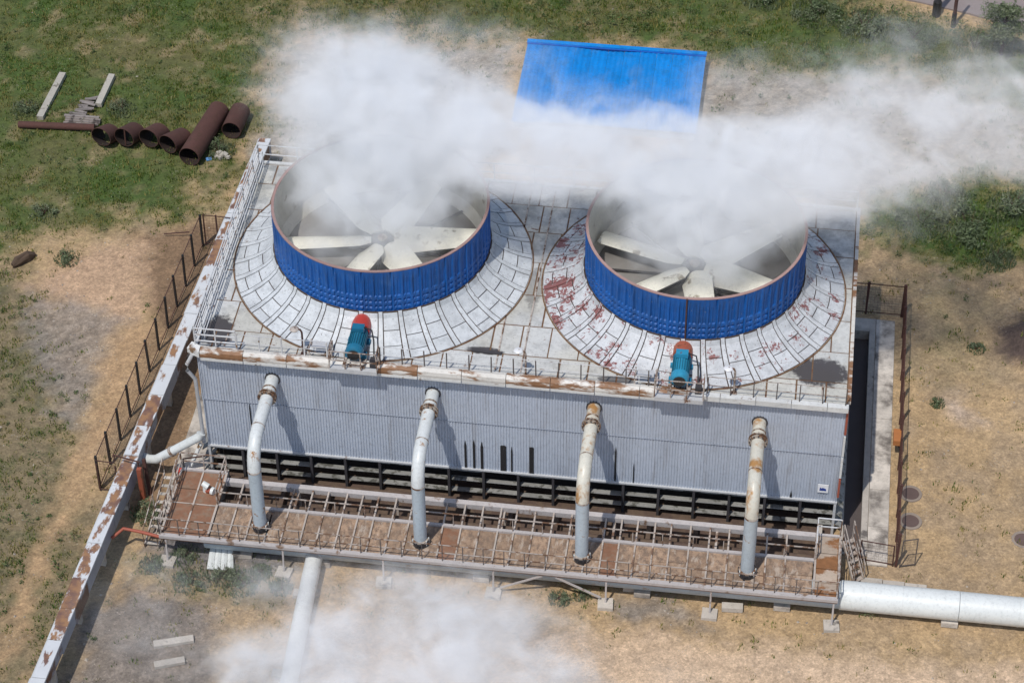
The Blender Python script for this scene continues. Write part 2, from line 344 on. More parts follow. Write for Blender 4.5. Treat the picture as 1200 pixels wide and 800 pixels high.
def make_ground():
    gx = np.concatenate([[-700,-350,-150,-80,-55,-45], np.arange(-40,14.3,.2), [14.41,14.42], np.arange(14.5,15.2,.2), [15.22,15.23], np.arange(15.4,32,.2), [36,45,60,100,300,700]])
    gy = np.concatenate([[-700,-300,-120,-60,-30,-20], np.arange(-16,-1.1,.2), [-1.06,-1.05], np.arange(-.9,13.5,.2), [13.6,13.61], np.arange(13.7,50,.2), [52,56,64,90,200,700]])
    X, Y = np.meshgrid(gx, gy); x = X.ravel(); y = Y.ravel()
    Z = zones(x, y); z = sheetz(x, y)
    tr = (x > 14.415) & (x < 15.225) & (y > -1.055) & (y < 13.605); z[tr] = -.62
    nx, ny = len(gx), len(gy)
    idx = np.arange(nx*ny).reshape(ny,nx)
    F = np.stack([idx[:-1,:-1].ravel(), idx[:-1,1:].ravel(), idx[1:,1:].ravel(), idx[1:,:-1].ravel()],1)
    me = bpy.data.meshes.new("ground"); me.vertices.add(len(x)); me.vertices.foreach_set('co', np.stack([x,y,z],1).ravel())
    me.loops.add(F.size); me.loops.foreach_set('vertex_index', F.ravel()); me.polygons.add(len(F))
    me.polygons.foreach_set('loop_start', np.arange(0,F.size,4)); me.polygons.foreach_set('loop_total', np.full(len(F),4))
    me.update(); me.validate()
    c = ground_colour(x, y, Z); a = me.color_attributes.new("soil", 'FLOAT_COLOR', 'POINT')
    a.data.foreach_set('color', np.concatenate([c, np.ones((len(x),1))],1).ravel())
    me.polygons.foreach_set('use_smooth', np.ones(len(F),bool))
    t = NT("ground_soil"); at = t.n.new("ShaderNodeAttribute"); at.attribute_name = "soil"
    n1 = t.noise(3.0,8,.75); n2 = t.noise(9,6,.8)
    k = t.math('ADD', -.05, t.math('ADD', t.math('MULTIPLY', n1, .7), t.math('MULTIPLY', n2, 1.40)))
    cc = t.n.new("ShaderNodeCombineXYZ"); [t.L(k, cc.inputs[i]) for i in range(3)]
    col = t.mix(1.0, at.outputs['Color'], cc.outputs[0], 'MULTIPLY')
    vo = t.n.new("ShaderNodeTexVoronoi"); vo.inputs['Scale'].default_value = 6; t.L(t.pos, vo.inputs['Vector'])
    dots = t.math('MULTIPLY', t.ramp(vo.outputs['Distance'], .22, .12), t.ramp(t.noise(.8,3), .5,.62))
    col = t.mix(t.math('MULTIPLY', dots, .6), col, (.40,.36,.31))
    for sc, am in ((8.5,.30),(3.2,.16),(17,.22)):
        vv = t.n.new("ShaderNodeTexVoronoi"); vv.inputs['Scale'].default_value = sc; t.L(t.vmath('ADD', t.pos, (sc,2*sc,0)), vv.inputs['Vector'])
        sp = t.n.new("ShaderNodeSeparateXYZ"); t.L(vv.outputs['Color'], sp.inputs[0]); kk = t.math('ADD', t.math('MULTIPLY', sp.outputs[0], am), 1-am*.5)
        cc2 = t.n.new("ShaderNodeCombineXYZ"); [t.L(kk, cc2.inputs[i]) for i in range(3)]; col = t.mix(1.0, col, cc2.outputs[0], 'MULTIPLY')
    dots2 = t.math('MULTIPLY', t.ramp(t.noise(5.5,4,.7), .62,.70), .55)
    col = t.mix(dots2, col, t.mix(1.0, col, (.42,.42,.38), 'MULTIPLY'))
    t.out(col, .95, 0, t.math('ADD', n1, n2), .6, .06)
    me.materials.append(t.m)
    o = bpy.data.objects.new("ground", me); COL.objects.link(o); tag(o, kind='structure')
make_ground()

# ------------------------------------------------------------------ slabs, trench and road
def struct(name, mb, mat): return tag(mb.build(name, mat), kind='structure')
def slab_pieces(name, x0, x1, y0, y1, n, z1, mat):
    o = struct(name, MB().box(x0,y0,-.3,x1,y1,z1-.03), CONC)
    k = (y1-y0)/n
    for i in range(n): MB().box(x0+.01, y0+i*k+.012, z1-.028, x1-.01, y0+(i+1)*k-.012, z1+random.uniform(-.008,.008)).build("slab", mat, o)
    return o
slab_pieces("concrete_pavement", 15.52, 16.42, -1.6, 14.5, 7, .06, CONCD)
struct("pavement_back_strip", MB().box(14.05,13.75,-.3,15.50,14.5,.055), CONCD)
slab_pieces("side_pavement", -15.75, -14.15, -2.6, 13.4, 7, .05, CONCD)
tr = struct("drain_channel", MB().box(14.30,-1.1,-1.15,14.44,13.74,.05).box(15.22,-1.1,-1.15,15.50,13.74,.09).box(14.44,13.6,-1.15,15.22,13.74,.052).box(14.44,-1.1,-1.15,15.22,-.98,.05), CONC)
box("channel_bed", m_plain("channel_mud",(.085,.07,.068)), tr, 14.44,-.98,-.60,15.22,13.6,-.5)
road_pts = [(8,47.5),(12.2,43.2),(16,42.0),(20.0,40.9),(23.4,39.6),(31,37.2),(40,35),(60,30),(60,60),(8,60)]
rv = [(x,y,.075) for x,y in road_pts]+[(x,y,-.15) for x,y in road_pts]; n = len(road_pts)
struct("road", MB().add(rv, [tuple(range(n)), tuple(reversed(range(n,2*n)))]+[((i+1)%n,i,i+n,(i+1)%n+n) for i in range(n)]), ASPH)

# ------------------------------------------------------------------ cooling tower
RZ = 7.9
tower = thing("cooling_tower", "long grey corrugated cooling tower with patched white panel roof carrying two fan stacks", "cooling tower", (0,6.5,0))
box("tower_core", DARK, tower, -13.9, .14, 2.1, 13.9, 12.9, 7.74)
box("roof_base", ROOF_BASE, tower, -14.0, 0, 7.742, 14.0, 13.0, RZ-.03)
# corrugated sheet mesh, shared
def corrugated(w, h, pitch=.125, depth=.035):
    vs = []; fs = []; n = int(round(w/pitch)); xs = []
    for i in range(n):
        for a,b in ((0,0),(.42,0),(.5,1),(.92,1)): xs.append((i*pitch+a*pitch, b*depth))
    xs.append((w, 0))
    for x,d in xs: vs += [(x-w/2, -d, 0), (x-w/2, -d, h)]
    for i in range(len(xs)-1): fs.append((2*i, 2*i+2, 2*i+3, 2*i+1))
    # back skin gives thickness
    m = len(vs)
    vs += [(x-w/2, .012, z) for x,_ in (xs[0], xs[-1]) for z in (0,h)]
    fs += [(m+1, m+3, m+2, m), (0, m, m+2, len(xs)*2-2), (0,1,m+1,m), (len(xs)*2-1, len(xs)*2-2, m+2, m+3), (1, len(xs)*2-1, m+3, m+1)]
    me = bpy.data.meshes.new("wall_sheet"); me.from_pydata(vs, [], fs); me.update(); me.materials.append(WALL); return me
W1 = corrugated(1.0-.003, 2.86); W2 = corrugated(1.0-.003, 2.95)
for i in range(28):
    x = -13.5+i
    place("wall_sheet", W1, (x, .10, 2.06), tower); place("wall_sheet", W2, (x, .075, 4.86), tower)
for sx in (-1, 1):
    for i in range(13):
        o = place("side_sheet", W1, (sx*13.93, .5+i, 2.06), tower, rz=sx*PI/2); o = place("side_sheet", W2, (sx*13.955, .5+i, 4.86), tower, rz=sx*PI/2)
for i in range(28): place("back_sheet", W1, (-13.5+i, 12.93, 2.06), tower, rz=PI); place("back_sheet", W2, (-13.5+i, 12.955, 4.86), tower, rz=PI)
box("bottom_sill", GALV, tower, -14.02, .0, 1.97, 14.02, .15, 2.055)
for i in range(14): box("lap_strip", m_plain("lap_dark",(.29,.32,.38)) if i == 0 else bpy.data.materials["lap_dark"], tower, -14+i*2+.01, .030, 4.875, -12+i*2-.01, .058, 4.892)
# dark open slits in the front wall and hairline dark streaks
SL = m_plain("slit_dark", (.015,.014,.015), .8)
for x, z0, z1, w in ((-2.33,2.1,3.75,.10),(-1.95,2.1,3.85,.10),(-1.60,2.1,3.75,.12),(-.65,2.1,3.65,.26),(-.28,2.1,3.65,.07),(.60,2.1,3.70,.20),(5.1,2.1,3.3,.05),(-11.9,2.3,4.85,.05),(-4.4,2.1,4.3,.04),(12.0,2.1,2.5,.09),(4.3,2.1,4.2,.07),(-12.0,2.1,4.8,.0)):
    k_ = .04 if w > .15 else .3
    if w: MB().add([(x-w/2,.038,z0),(x+w/2,.038,z0),(x+w/2,.038,z1-k_),(x,.038,z1),(x-w/2,.038,z1-k_),(x-w/2,.07,z0),(x+w/2,.07,z0),(x+w/2,.07,z1-k_),(x,.07,z1),(x-w/2,.07,z1-k_)],
        [(0,1,2,3,4),(9,8,7,6,5),(0,5,6,1),(1,6,7,2),(2,7,8,3),(3,8,9,4),(4,9,5,0)]).build("dark_slit", SL, tower)
# notice plate low on the right of the wall, white with a small blue mark
pl = box("notice_plate", GLASSW, tower, 13.12, .00, 2.60, 13.58, .03, 3.08)
MB().add([(13.2,-.008,2.72),(13.5,-.008,2.72),(13.48,-.008,2.84),(13.34,-.008,2.90),(13.28,-.008,2.86),(13.22,-.008,2.92)]+[(13.2,.004,2.72),(13.5,.004,2.72),(13.48,.004,2.84),(13.34,.004,2.90),(13.28,.004,2.86),(13.22,.004,2.92)],
    [(0,1,2,3,4,5),(11,10,9,8,7,6)]+[(i,6+i,6+(i+1)%6,(i+1)%6) for i in range(6)]).build("blue_mark", m_plain("mark_blue",(.02,.05,.25)), pl)
# eave trim pieces, rusty on the left half, plain on the right
x = -13.75; i = 0
while x < 13.95:
    w = min(1.9 if x < 5.5 else 1.5, 14.05-x)
    if x < 5.6:
        mb = MB().add([(x+a,y,z) for a in (.012,w-.012) for y,z in ((.02,8.06),(-.16,8.10),(-.33,8.02),(-.36,7.84),(-.34,7.70),(.02,7.70))],
           [(0,1,7,6),(1,2,8,7),(2,3,9,8),(3,4,10,9),(4,5,11,10),(5,0,6,11),(5,4,3,2,1,0),(6,7,8,9,10,11)])
        mb.build("eave_cover", EAVE, tower)
        box("eave_fascia", EAVE_W, tower, x+.02, -.352, 7.56, x+w-.02, -.30, 7.698)
    else:
        mb = MB().box(x+.012,-.22,7.66,x+w-.012,.05,7.93); mb.build("eave_cover", EAVE_W, tower)
    x += w; i += 1
MB().add([(-14.35,-.1,8.0),(-13.77,-.36,8.03),(-13.77,0,8.1),(-14.2,.25,8.08),(-14.35,-.1,7.72),(-13.77,-.36,7.7),(-13.77,0,7.7),(-14.2,.25,7.72)],
   [(0,1,2,3),(7,6,5,4),(0,4,5,1),(1,5,6,2),(2,6,7,3),(3,7,4,0)]).build("corner_cover", EAVE_W, tower)
for i in range(7):
    y0 = .3+i*1.83; box("side_trim", EAVE, tower, 13.97, y0, 7.70, 14.12, y0+1.81, 7.96); box("side_trim", EAVE_W, tower, -14.15, y0, 7.70, -13.97, y0+1.81, 7.95)
for i in range(14): box("back_trim", EAVE_W, tower, -13.9+i*2, 12.95, 7.70, -11.93+i*2, 13.12, 7.97)
MB().tube([(-14.1,-.2,7.75),(-14.38,-.28,7.2),(-14.40,-.27,6.8),(-14.15,-.12,6.2),(-14.12,-.1,2.3)], .085, 10).build("downpipe", GALV, tower, smooth=True)
for i,(a,b) in enumerate(((7.6,6.2),(6.1,4.9),(4.8,3.6),(3.5,2.4))): box("corner_flashing", REDP if i in (0,3) else EAVE_W, tower, 13.98, -.03, b, 14.07, .07, a)
# roof panels (seams show the rusty base)
C1, C2, CY, RS = -6.955, 6.955, 6.825, 6.67
def under(x0,y0,x1,y1):
    return any(all(math.hypot(a-c, b-CY) < RS-.25 for a in (x0,x1) for b in (y0,y1)) for c in (C1,C2))
rows = [0.06, 1.35, 3.25, 5.3, 7.5, 9.6, 11.5, 12.94]
for j in range(len(rows)-1):
    off = (0, .62, .2, .75, .1, .5, .3)[j]; xs = [-13.95]; x = -13.95+off+.6
    while x < 13.3: xs.append(x); x += random.choice((1.25,1.25,1.3,2.5))
    xs.append(13.95)
    for a,b in zip(xs[:-1], xs[1:]):
        y0, y1 = rows[j], rows[j+1]
        if under(a,y0,b,y1): continue
        g = random.uniform(.026,.042); t_ = RZ-.012+random.uniform(0,.014)
        MB().box(a+g,y0+g,RZ-.035,b-g,y1-g,t_).build("roof_panel", WHITE_ROOF, tower)
# low ridges (standing seams) on the roof and patches
for x in (-12.8,-1.0,.1,12.9):
    box("roof_ridge", RAIL, tower, x-.03, .3, RZ, x+.03, 12.6 if abs(x)<2 else 1.1, RZ+.035)
# louvres: 18 bays
BW = 28/18
for i in range(19):
    x = -14+i*BW; box("column", GALV if i in (0,18) else COLM, tower, x-.055+(.055 if i==0 else 0)-(.055 if i==18 else 0), .02, 0, x+.055+(.055 if i==0 else 0)-(.055 if i==18 else 0), .22, 1.965)
lm = None
for i in range(18):
    xc = -14+(i+.5)*BW
    for z in (1.74, 1.10, .46):
        if lm is None:
            lm = MB().cbox((0,0,0),(BW-.14,.28,.05),0,math.radians(-12)).build("louvre", CONCL, tower, origin=(0,0,0)); me = lm.data; lm.location = Vector((xc,.30,z))-WL[tower.name]
        else: 
            o = place("louvre", me, (xc+random.uniform(-.02,.02), .30+random.uniform(-.02,.02), z+random.uniform(-.03,.03)), tower); o.rotation_euler = (random.uniform(-.06,.06), random.uniform(-.008,.008), 0)
for sy in (1,):
    for i in range(9):
        y = .75+i*1.36
        for z in (1.74,1.1,.46):
            for sx in (-1,1): MB().add([(sx*14.0,y-.6,z+.15),(sx*14.32,y-.6,z-.12),(sx*14.32,y+.6,z-.12),(sx*14.0,y+.6,z+.15),(sx*14.0,y-.6,z+.10),(sx*14.32,y-.6,z-.17),(sx*14.32,y+.6,z-.17),(sx*14.0,y+.6,z+.10)],
                [(0,1,2,3),(7,6,5,4),(0,4,5,1),(1,5,6,2),(2,6,7,3),(3,7,4,0)]).build("side_louvre", CONCL, tower)
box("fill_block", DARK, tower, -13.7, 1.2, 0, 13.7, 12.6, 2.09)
for y in np.arange(1.6,12.8,1.6):
    for sx in (-1,1): box("side_column", COLM, tower, sx*13.9-.08, y-.08, 0, sx*13.9+.08, y+.08, 1.99)
# basin in front of the louvres
bs = thing("collecting_basin", "brown stained concrete water basin under the open beams in front of the louvres", "basin", (0,-1.6,0))
box("basin_floor", BASIN, bs, -13.1,-3.2,.0,13.3,-.1,.06)
for i in range(14): x0 = -13.1+i*1.9; box("basin_wall", BASIN, bs, x0, -3.42, 0, min(x0+1.88,13.4), -3.22, .62+random.uniform(-.05,.05))
box("basin_back_wall", BASIN, bs, -13.1,-.3,.062,13.3,-.12,.34)
for i in range(13): box("basin_rib", BASIN, bs, -12.6+i*2.05, -3.2, .062, -12.4+i*2.05, -.32, .5)
box("basin_apron", BASIN, bs, -14.0,-.115,0,14.0,1.15,.03)
tp = MB().tube([(-12.9,-2.25,.85),(13.1,-2.25,.85)], .13, 10).build("trough_pipe", BASIN, bs, smooth=True)
for i in range(10): box("debris_board", DECK if i%2 else BASIN, bs, -12+i*2.5, -2.9+random.random()*.8, .5, -10.6+i*2.5+random.random(), -2.6+random.random()*.5, .58)
box("basin_end", CONC, bs, -13.3,-3.2,.0,-13.12,-.1,.7); box("basin_end", CONC, bs, 13.32,-3.2,.0,13.5,-.1,.7)

# ------------------------------------------------------------------ fan stacks
def make_stack(cx, skirt_mat, label):
    st = thing("fan_stack", label, "fan stack", (cx,CY,RZ), "blue fan stacks on the tower roof")
    R = 4.77; prof = [(6.67,.012),(6.25,.12),(5.75,.33),(5.30,.60),(4.98,.90),(4.84,1.21)]
    def P(r_, z, a): return (r_*math.cos(a), r_*math.sin(a), z)
    # dark under-cone
    n = 144; mb = MB()
    for r_,z in prof: mb.v += [P(r_-.02, z-.012 if z > .05 else .004, 2*PI*k/n) for k in range(n)]
    for i in range(len(prof)-1): mb.f += [(i*n+k,i*n+(k+1)%n,(i+1)*n+(k+1)%n,(i+1)*n+k) for k in range(n)]
    mb.build("skirt_base", SEAM, st, origin=(0,0,0)).location = (0,0,0)
    def zr(r_):
        for (a,za),(b,zb) in zip(prof[:-1],prof[1:]):
            if b <= r_ <= a: return za+(zb-za)*(a-r_)/(a-b)
        return prof[-1][1] if r_ < prof[-1][0] else prof[0][1]
    def plate(r0, r1, a0, a1, t=.022):
        rs = [r0]+[p for p,_ in prof if r1+.05 < p < r0-.05]+[r1]; mb = MB(); K = 3
        for lift in (t, -.01):
            for r_ in rs:
                for k in range(K+1):
                    a = a0+(a1-a0)*k/K; mb.v.append(P(r_, zr(r_)+lift, a))
        m = len(rs)*(K+1)
        for i in range(len(rs)-1):
            for k in range(K):
                q = i*(K+1)+k; mb.f.append((q,q+1,q+K+2,q+K+1))
        edge = [k for k in range(K+1)] + [i*(K+1)+K for i in range(1,len(rs))] + [(len(rs)-1)*(K+1)+k for k in range(K-1,-1,-1)] + [i*(K+1) for i in range(len(rs)-2,0,-1)]
        for a,b in zip(edge, edge[1:]+edge[:1]): mb.f.append((b,a,a+m,b+m))
        return mb
    d = math.radians(1)
    def mk(name, mb, mat):
        me = bpy.data.meshes.new(name); me.from_pydata(mb.v,[],mb.f); me.update(); me.materials.append(mat); return me
    variants = []
    for cuts in ((6.66,6.02,5.38,4.86),(6.66,6.25,5.62,4.86),(6.66,5.85,4.86)):
        variants.append([mk("skirt_plate", plate(a-.02,b+.02,.28*d,7.35*d), skirt_mat) for a,b in zip(cuts[:-1],cuts[1:])])
    strip = mk("skirt_rib", plate(6.66,4.86,7.85*d,9.80*d,.035), skirt_mat)
    def pl(name, me, a):
        o = bpy.data.objects.new(name, me); COL.objects.link(o); o.parent = st; o.rotation_euler = (0,0,a); return o
    for k in range(36):
        for me in variants[(0,1,0,2,1,0,1)[k%7]]: pl("skirt_plate", me, k*10*d)
        pl("skirt_rib", strip, k*10*d)
    # blue wall panels: 24, boxed grid ribs
    mb = MB(); A = 15*d; NA = 30; zs = [1.16,1.20,1.24,1.36,1.40,1.50,1.54,1.66,1.70,1.80,1.84,1.98,2.04,2.7,3.30,3.38]
    def depth(i, j):
        a = i % 10; rib = a in (0,1,2); rib2 = a in (5,6)
        zrow = j in (2,3,6,7,10,11)
        if i in (0,NA): return .0
        if rib: return .08
        if j in (14,15): return .06
        if rib2: return .03
        return .06 if zrow else .0
    for j,z in enumerate(zs):
        for i in range(NA+1): mb.v.append(P(R-.035+depth(i,j), z, .01*d+(A-.02*d)*i/NA))
    W = NA+1
    for j in range(len(zs)-1):
        for i in range(NA): q = j*W+i; mb.f.append((q,q+1,q+W+1,q+W))
    me = mk("stack_panel", mb, BLUE)
    for k in range(24): pl("stack_panel", me, k*A)
    # inner wall, rims
    n = 96
    def ring(name, mat, pr):
        mb = MB()
        for r_,z in pr: mb.v += [P(r_,z,2*PI*k/n) for k in range(n)]
        m = len(pr)
        for i in range(m): mb.f += [(i*n+k,i*n+(k+1)%n,((i+1)%m)*n+(k+1)%n,((i+1)%m)*n+k) for k in range(n)]
        o = mb.build(name, mat, st, origin=(0,0,0), smooth=True); o.location = (0,0,0); return o
    ring("inner_wall", CREAM, [(R-.055,3.385),(R-.09,3.38),(R-.09,.9),(R-.07,.9),(R-.06,1.16)])
    ring("skirt_edge", ROOF_BASE, [(6.74,.0),(6.74,.035),(6.68,.035),(6.68,.0)])
    ring("rim_flange", RIM, [(R+.04,3.385),(R+.04,3.42),(R-.085,3.42),(R-.085,3.385)])
    ring("base_flange", BLUE, [(R+.06,1.12),(R+.06,1.17),(R-.05,1.17),(R-.05,1.12)])
    ring("throat_ring", CREAM, [(R-.092,1.0),(R-.13,.9),(R-.35,.3),(R-.17,.3)])
    mb = MB(); mb.v = [P(R-.3,.42,2*PI*k/48) for k in range(48)]+[P(R-.3,.40,2*PI*k/48) for k in range(48)]
    mb.f = [tuple(range(48)), tuple(reversed(range(48,96)))]+[(k,48+k,48+(k+1)%48,(k+1)%48) for k in range(48)]
    o = mb.build("throat_grid", m_plain("throat_haze_grey",(.22,.21,.20),.9), st, origin=(0,0,0)); o.location = (0,0,0)  # mid-grey colour stands in for steam haze down in the throat
    for k in range(4):
        a = k*PI/4; MB().bar((-4.4*math.cos(a),-4.4*math.sin(a),.55+k*.06),(4.4*math.cos(a),4.4*math.sin(a),.55+k*.06),.10,.05).build("support_beam", COLM, st, origin=(0,0,0)).location = (0,0,0)
    return st
make_stack(C1, SKIRT_L, "left blue fan stack with mostly white skirt plates, nearer the fence")
st2 = make_stack(C2, SKIRT_R, "right blue fan stack whose skirt plates show peeling reddish paint")
o = MB().bar((C2-.02,CY-4.83,RZ+1.18),(C2-.02,CY-4.83,RZ+3.42),.06).build("rusty_joint", FENCER, st2)
def make_fan(cx, a0, label):
    fn = thing("fan", label, "fan", (cx,CY,RZ+1.15), "six bladed fans inside the blue stacks")
    def add(name, mb, mat, sm=False): o = mb.build(name, mat, fn, origin=(0,0,0), smooth=sm); o.location = (0,0,0); return o
    add("hub", MB().tube([(0,0,-.35),(0,0,.0),(0,0,.06),(0,0,.12)],[.55,.55,.5,.2],24), COLM, True)
    add("hub_cap", MB().tube([(0,0,.10),(0,0,.2)],.22,16), FLANGE, True)
    me = None
    for k in range(6):
        a = math.radians(a0+60*k)
        if me is None:
            mb = MB(); n = 9; m = 6
            for side in (0,1):
                for i in range(n):
                    s = i/(n-1); x = .5+4.0*s; ch = (1.45-.45*s) if i else .7; tw = math.radians(26-18*s)
                    for j in range(m):
                        y = (j/(m-1)-.5)*ch; th = .07*(1-((j/(m-1)-.5)*2)**2)*(1 if side == 0 else -.3) + .10*(1-((j/(m-1)-.45)*2)**2)
                        mb.v.append((x, y*math.cos(tw)-th*math.sin(tw), y*math.sin(tw)+th*math.cos(tw)))
            for i in range(n-1):
                for j in range(m-1):
                    q = i*m+j; mb.f.append((q,q+m,q+m+1,q+1)); q += n*m; mb.f.append((q+1,q+m+1,q+m,q))
            N = n*m
            for i in range(n-1):
                for j in (0,m-1): q = i*m+j; mb.f.append((q,q+N,q+m+N,q+m) if j == 0 else (q+m,q+m+N,q+N,q))
            for j in range(m-1):
                q = (n-1)*m+j; mb.f.append((q+1,q,q+N,q+1+N)); q = j; mb.f.append((q,q+1,q+1+N,q+N))
            b = add("blade", mb, BLADE, True); me = b.data
        else:
            b = bpy.data.objects.new("blade", me); COL.objects.link(b); b.parent = fn
        b.rotation_euler = (0,0,a)
    return fn
make_fan(C1, 10, "cream bladed fan inside the left blue stack"); make_fan(C2, 41, "cream bladed fan inside the right blue stack")

# ------------------------------------------------------------------ motors
def make_motor(cx, body, guard, label, y0):
    mt = thing("fan_motor", label, "electric motor", (cx,y0,RZ), "fan drive motors on the front roof edge")
    def add(name, mb, mat, par=None, sm=True):
        o = mb.build(name, mat, par or mt, origin=tuple(WL[mt.name]), smooth=sm); o.location = (0,0,0) if not par else o.location; return o
    X, Y, Zc = cx, y0, RZ+.72
    add("motor_body", MB().tube([(X,Y+.05,Zc),(X,Y+1.15,Zc)], .35, 24), body)
    add("fan_cowl", MB().tube([(X,Y-.30,Zc),(X,Y-.26,Zc),(X,Y-.12,Zc),(X,Y+.06,Zc)], [.26,.34,.39,.39], 24), body)
    add("cowl_grille", MB().tube([(X,Y-.33,Zc),(X,Y-.302,Zc)], .27, 20), BLKM)
    for k in range(22):
        a = 2*PI*k/22
        if math.sin(a) < -.75: continue
        c, s = math.cos(a), math.sin(a)
        add("cooling_fin", MB().bar((X+.37*c,Y+.10,Zc+.37*s),(X+.37*c,Y+1.08,Zc+.37*s),.022,.07), TEALD, sm=False)
    add("end_shield", MB().tube([(X,Y+1.15,Zc),(X,Y+1.24,Zc)], [.39,.32], 24), body)
    add("terminal_box", MB().box(X-.26,Y+.78,Zc+.34,X+.26,Y+1.12,Zc+.55), body, sm=False)
    g = [(Y+1.25,.41),(Y+1.65,.42),(Y+1.95,.36),(Y+2.15,.22)]
    add("coupling_guard", MB().tube([(X,a,Zc+.02) for a,_ in g],[b for _,b in g], 22), guard)
    add("drive_shaft", MB().tube([(X,Y+2.3,Zc),(X,Y+3.0,Zc)], .10, 12), BLKM)
    for sx in (-1,1):
        add("frame_rail", MB().box(X+sx*.42-.06,Y-.45,RZ+.09,X+sx*.42+.06,Y+1.9,RZ+.24), RAIL, sm=False)
        for yy in (.15,1.0): add("motor_foot", MB().box(X+sx*.36-.12,Y+yy-.1,RZ+.24,X+sx*.36+.12,Y+yy+.1,Zc-.25), body, sm=False)
        for yy in (-.35,1.7): add("frame_leg", MB().box(X+sx*.42-.05,Y+yy-.05,RZ+.0,X+sx*.42+.05,Y+yy+.05,RZ+.09), RAIL, sm=False)
    add("cross_member", MB().box(X-.36,Y-.42,RZ+.12,X+.36,Y-.30,RZ+.22), RAIL, sm=False)
    add("cable", MB().tube([(X+.25,Y+.95,Zc+.5),(X+.6,Y+.9,Zc+.42),(X+.72,Y+.6,Zc+.1),(X+.76,Y+.3,Zc-.4),(X+.78,Y-.1,Zc-.6)], .035, 6), BLKM)
    add("cable_box", MB().box(X+.68,Y-.35,RZ+.05,X+.95,Y-.05,RZ+.5), COLM, sm=False)
    return mt
make_motor(-6.98, TEAL, REDG, "teal fan motor with bright red coupling guard at the left stack", -.02)
make_motor(6.90, TEALB, REDR, "blue fan motor with faded rust red guard at the right stack", .12)

# ------------------------------------------------------------------ railings
def railing(name, label, pts, h, nr, sp, pw, rw, matp, matr, parent=None, names=("post","rail"), skip_last=False):
    root = parent or thing(name, label, "railing", pts[0])
    for a,b in zip(pts[:-1], pts[1:]):
        a = Vector(a); b = Vector(b); L = (b-a).length; n = max(1, round(L/sp))
        for i in range(n+(0 if skip_last else 1)):
            p = a.lerp(b, i/n); q = p+Vector((random.uniform(-.015,.015),random.uniform(-.015,.015),0))
            MB().bar(p, q+Vector((0,0,h)), pw).build(names[0], matp, root)
        for k in range(nr):
            z = h*(k+1)/nr
            MB().bar(a+Vector((0,0,z)), b+Vector((0,0,z)), rw).build(names[1], matr, root)
    return root
railing("roof_railing", "white three rail guard down the left roof edge", [(-14.02,.25,RZ+.05),(-13.98,12.9,RZ+.05)], 1.1, 4, 1.05, .055, .045, RAILW, RAILW)
railing("roof_railing", "second pale guard line just inside the left roof edge railing", [(-13.72,.6,RZ+.0),(-13.70,12.7,RZ+.0)], .95, 3, 1.3, .04, .035, RAILW, RAILW)
railing("roof_railing", "short white three rail guard at the front left roof corner", [(-14.02,.10,RZ+.05),(-12.2,.10,RZ+.05)], 1.05, 3, .9, .05, .05, RAILW, RAILW)
railing("roof_railing", "thin worn guard along the front roof edge from corner guard to left motor", [(-12.15,-.02,RZ+.1),(-8.2,-.02,RZ+.1)], .95, 2, .98, .06, .022, RAILW, RAILW)
railing("roof_railing", "thin worn guard along the front roof edge between the two motors", [(-5.9,-.02,RZ+.1),(5.6,-.02,RZ+.1)], .95, 2, .96, .05, .022, RAILD, RAILW)
railing("roof_railing", "thin worn guard along the front roof edge right of the blue motor", [(8.1,-.02,RZ+.03),(13.9,-.02,RZ+.03)], .95, 2, .97, .045, .024, RAILD, RAIL)
railing("roof_railing", "pale guard along the far roof edge seen through steam", [(-13.95,12.9,RZ+.1),(13.95,12.9,RZ+.1)], 1.05, 2, 1.9, .05, .035, RAILW, RAILW)
for cx, lab in ((-7.0,"left"),(6.9,"right")):
    b = thing("motor_balcony", "small galvanised service balcony in front of the %s" % ("teal motor" if cx<0 else "blue motor"), "balcony", (cx,-.3,RZ))
    box("balcony_floor", GALV, b, cx-1.0,-.62,RZ+.06,cx+1.05,-.0,RZ+.11); box("toe_plate", GALV, b, cx-1.0,-.64,RZ-.08,cx+1.05,-.622,RZ+.14)
    railing("", "", [(cx-1.0,0,RZ+.1),(cx-1.0,-.6,RZ+.1),(cx+1.05,-.6,RZ+.1),(cx+1.05,0,RZ+.1)], 1.0, 2, .7, .045, .035, RAIL, RAIL, parent=b)
    for sx in (-.95,1.0): MB().bar((cx+sx,-.6,RZ+.05),(cx+sx,-.06,RZ-.55),.05).build("bracket", RAIL, b)
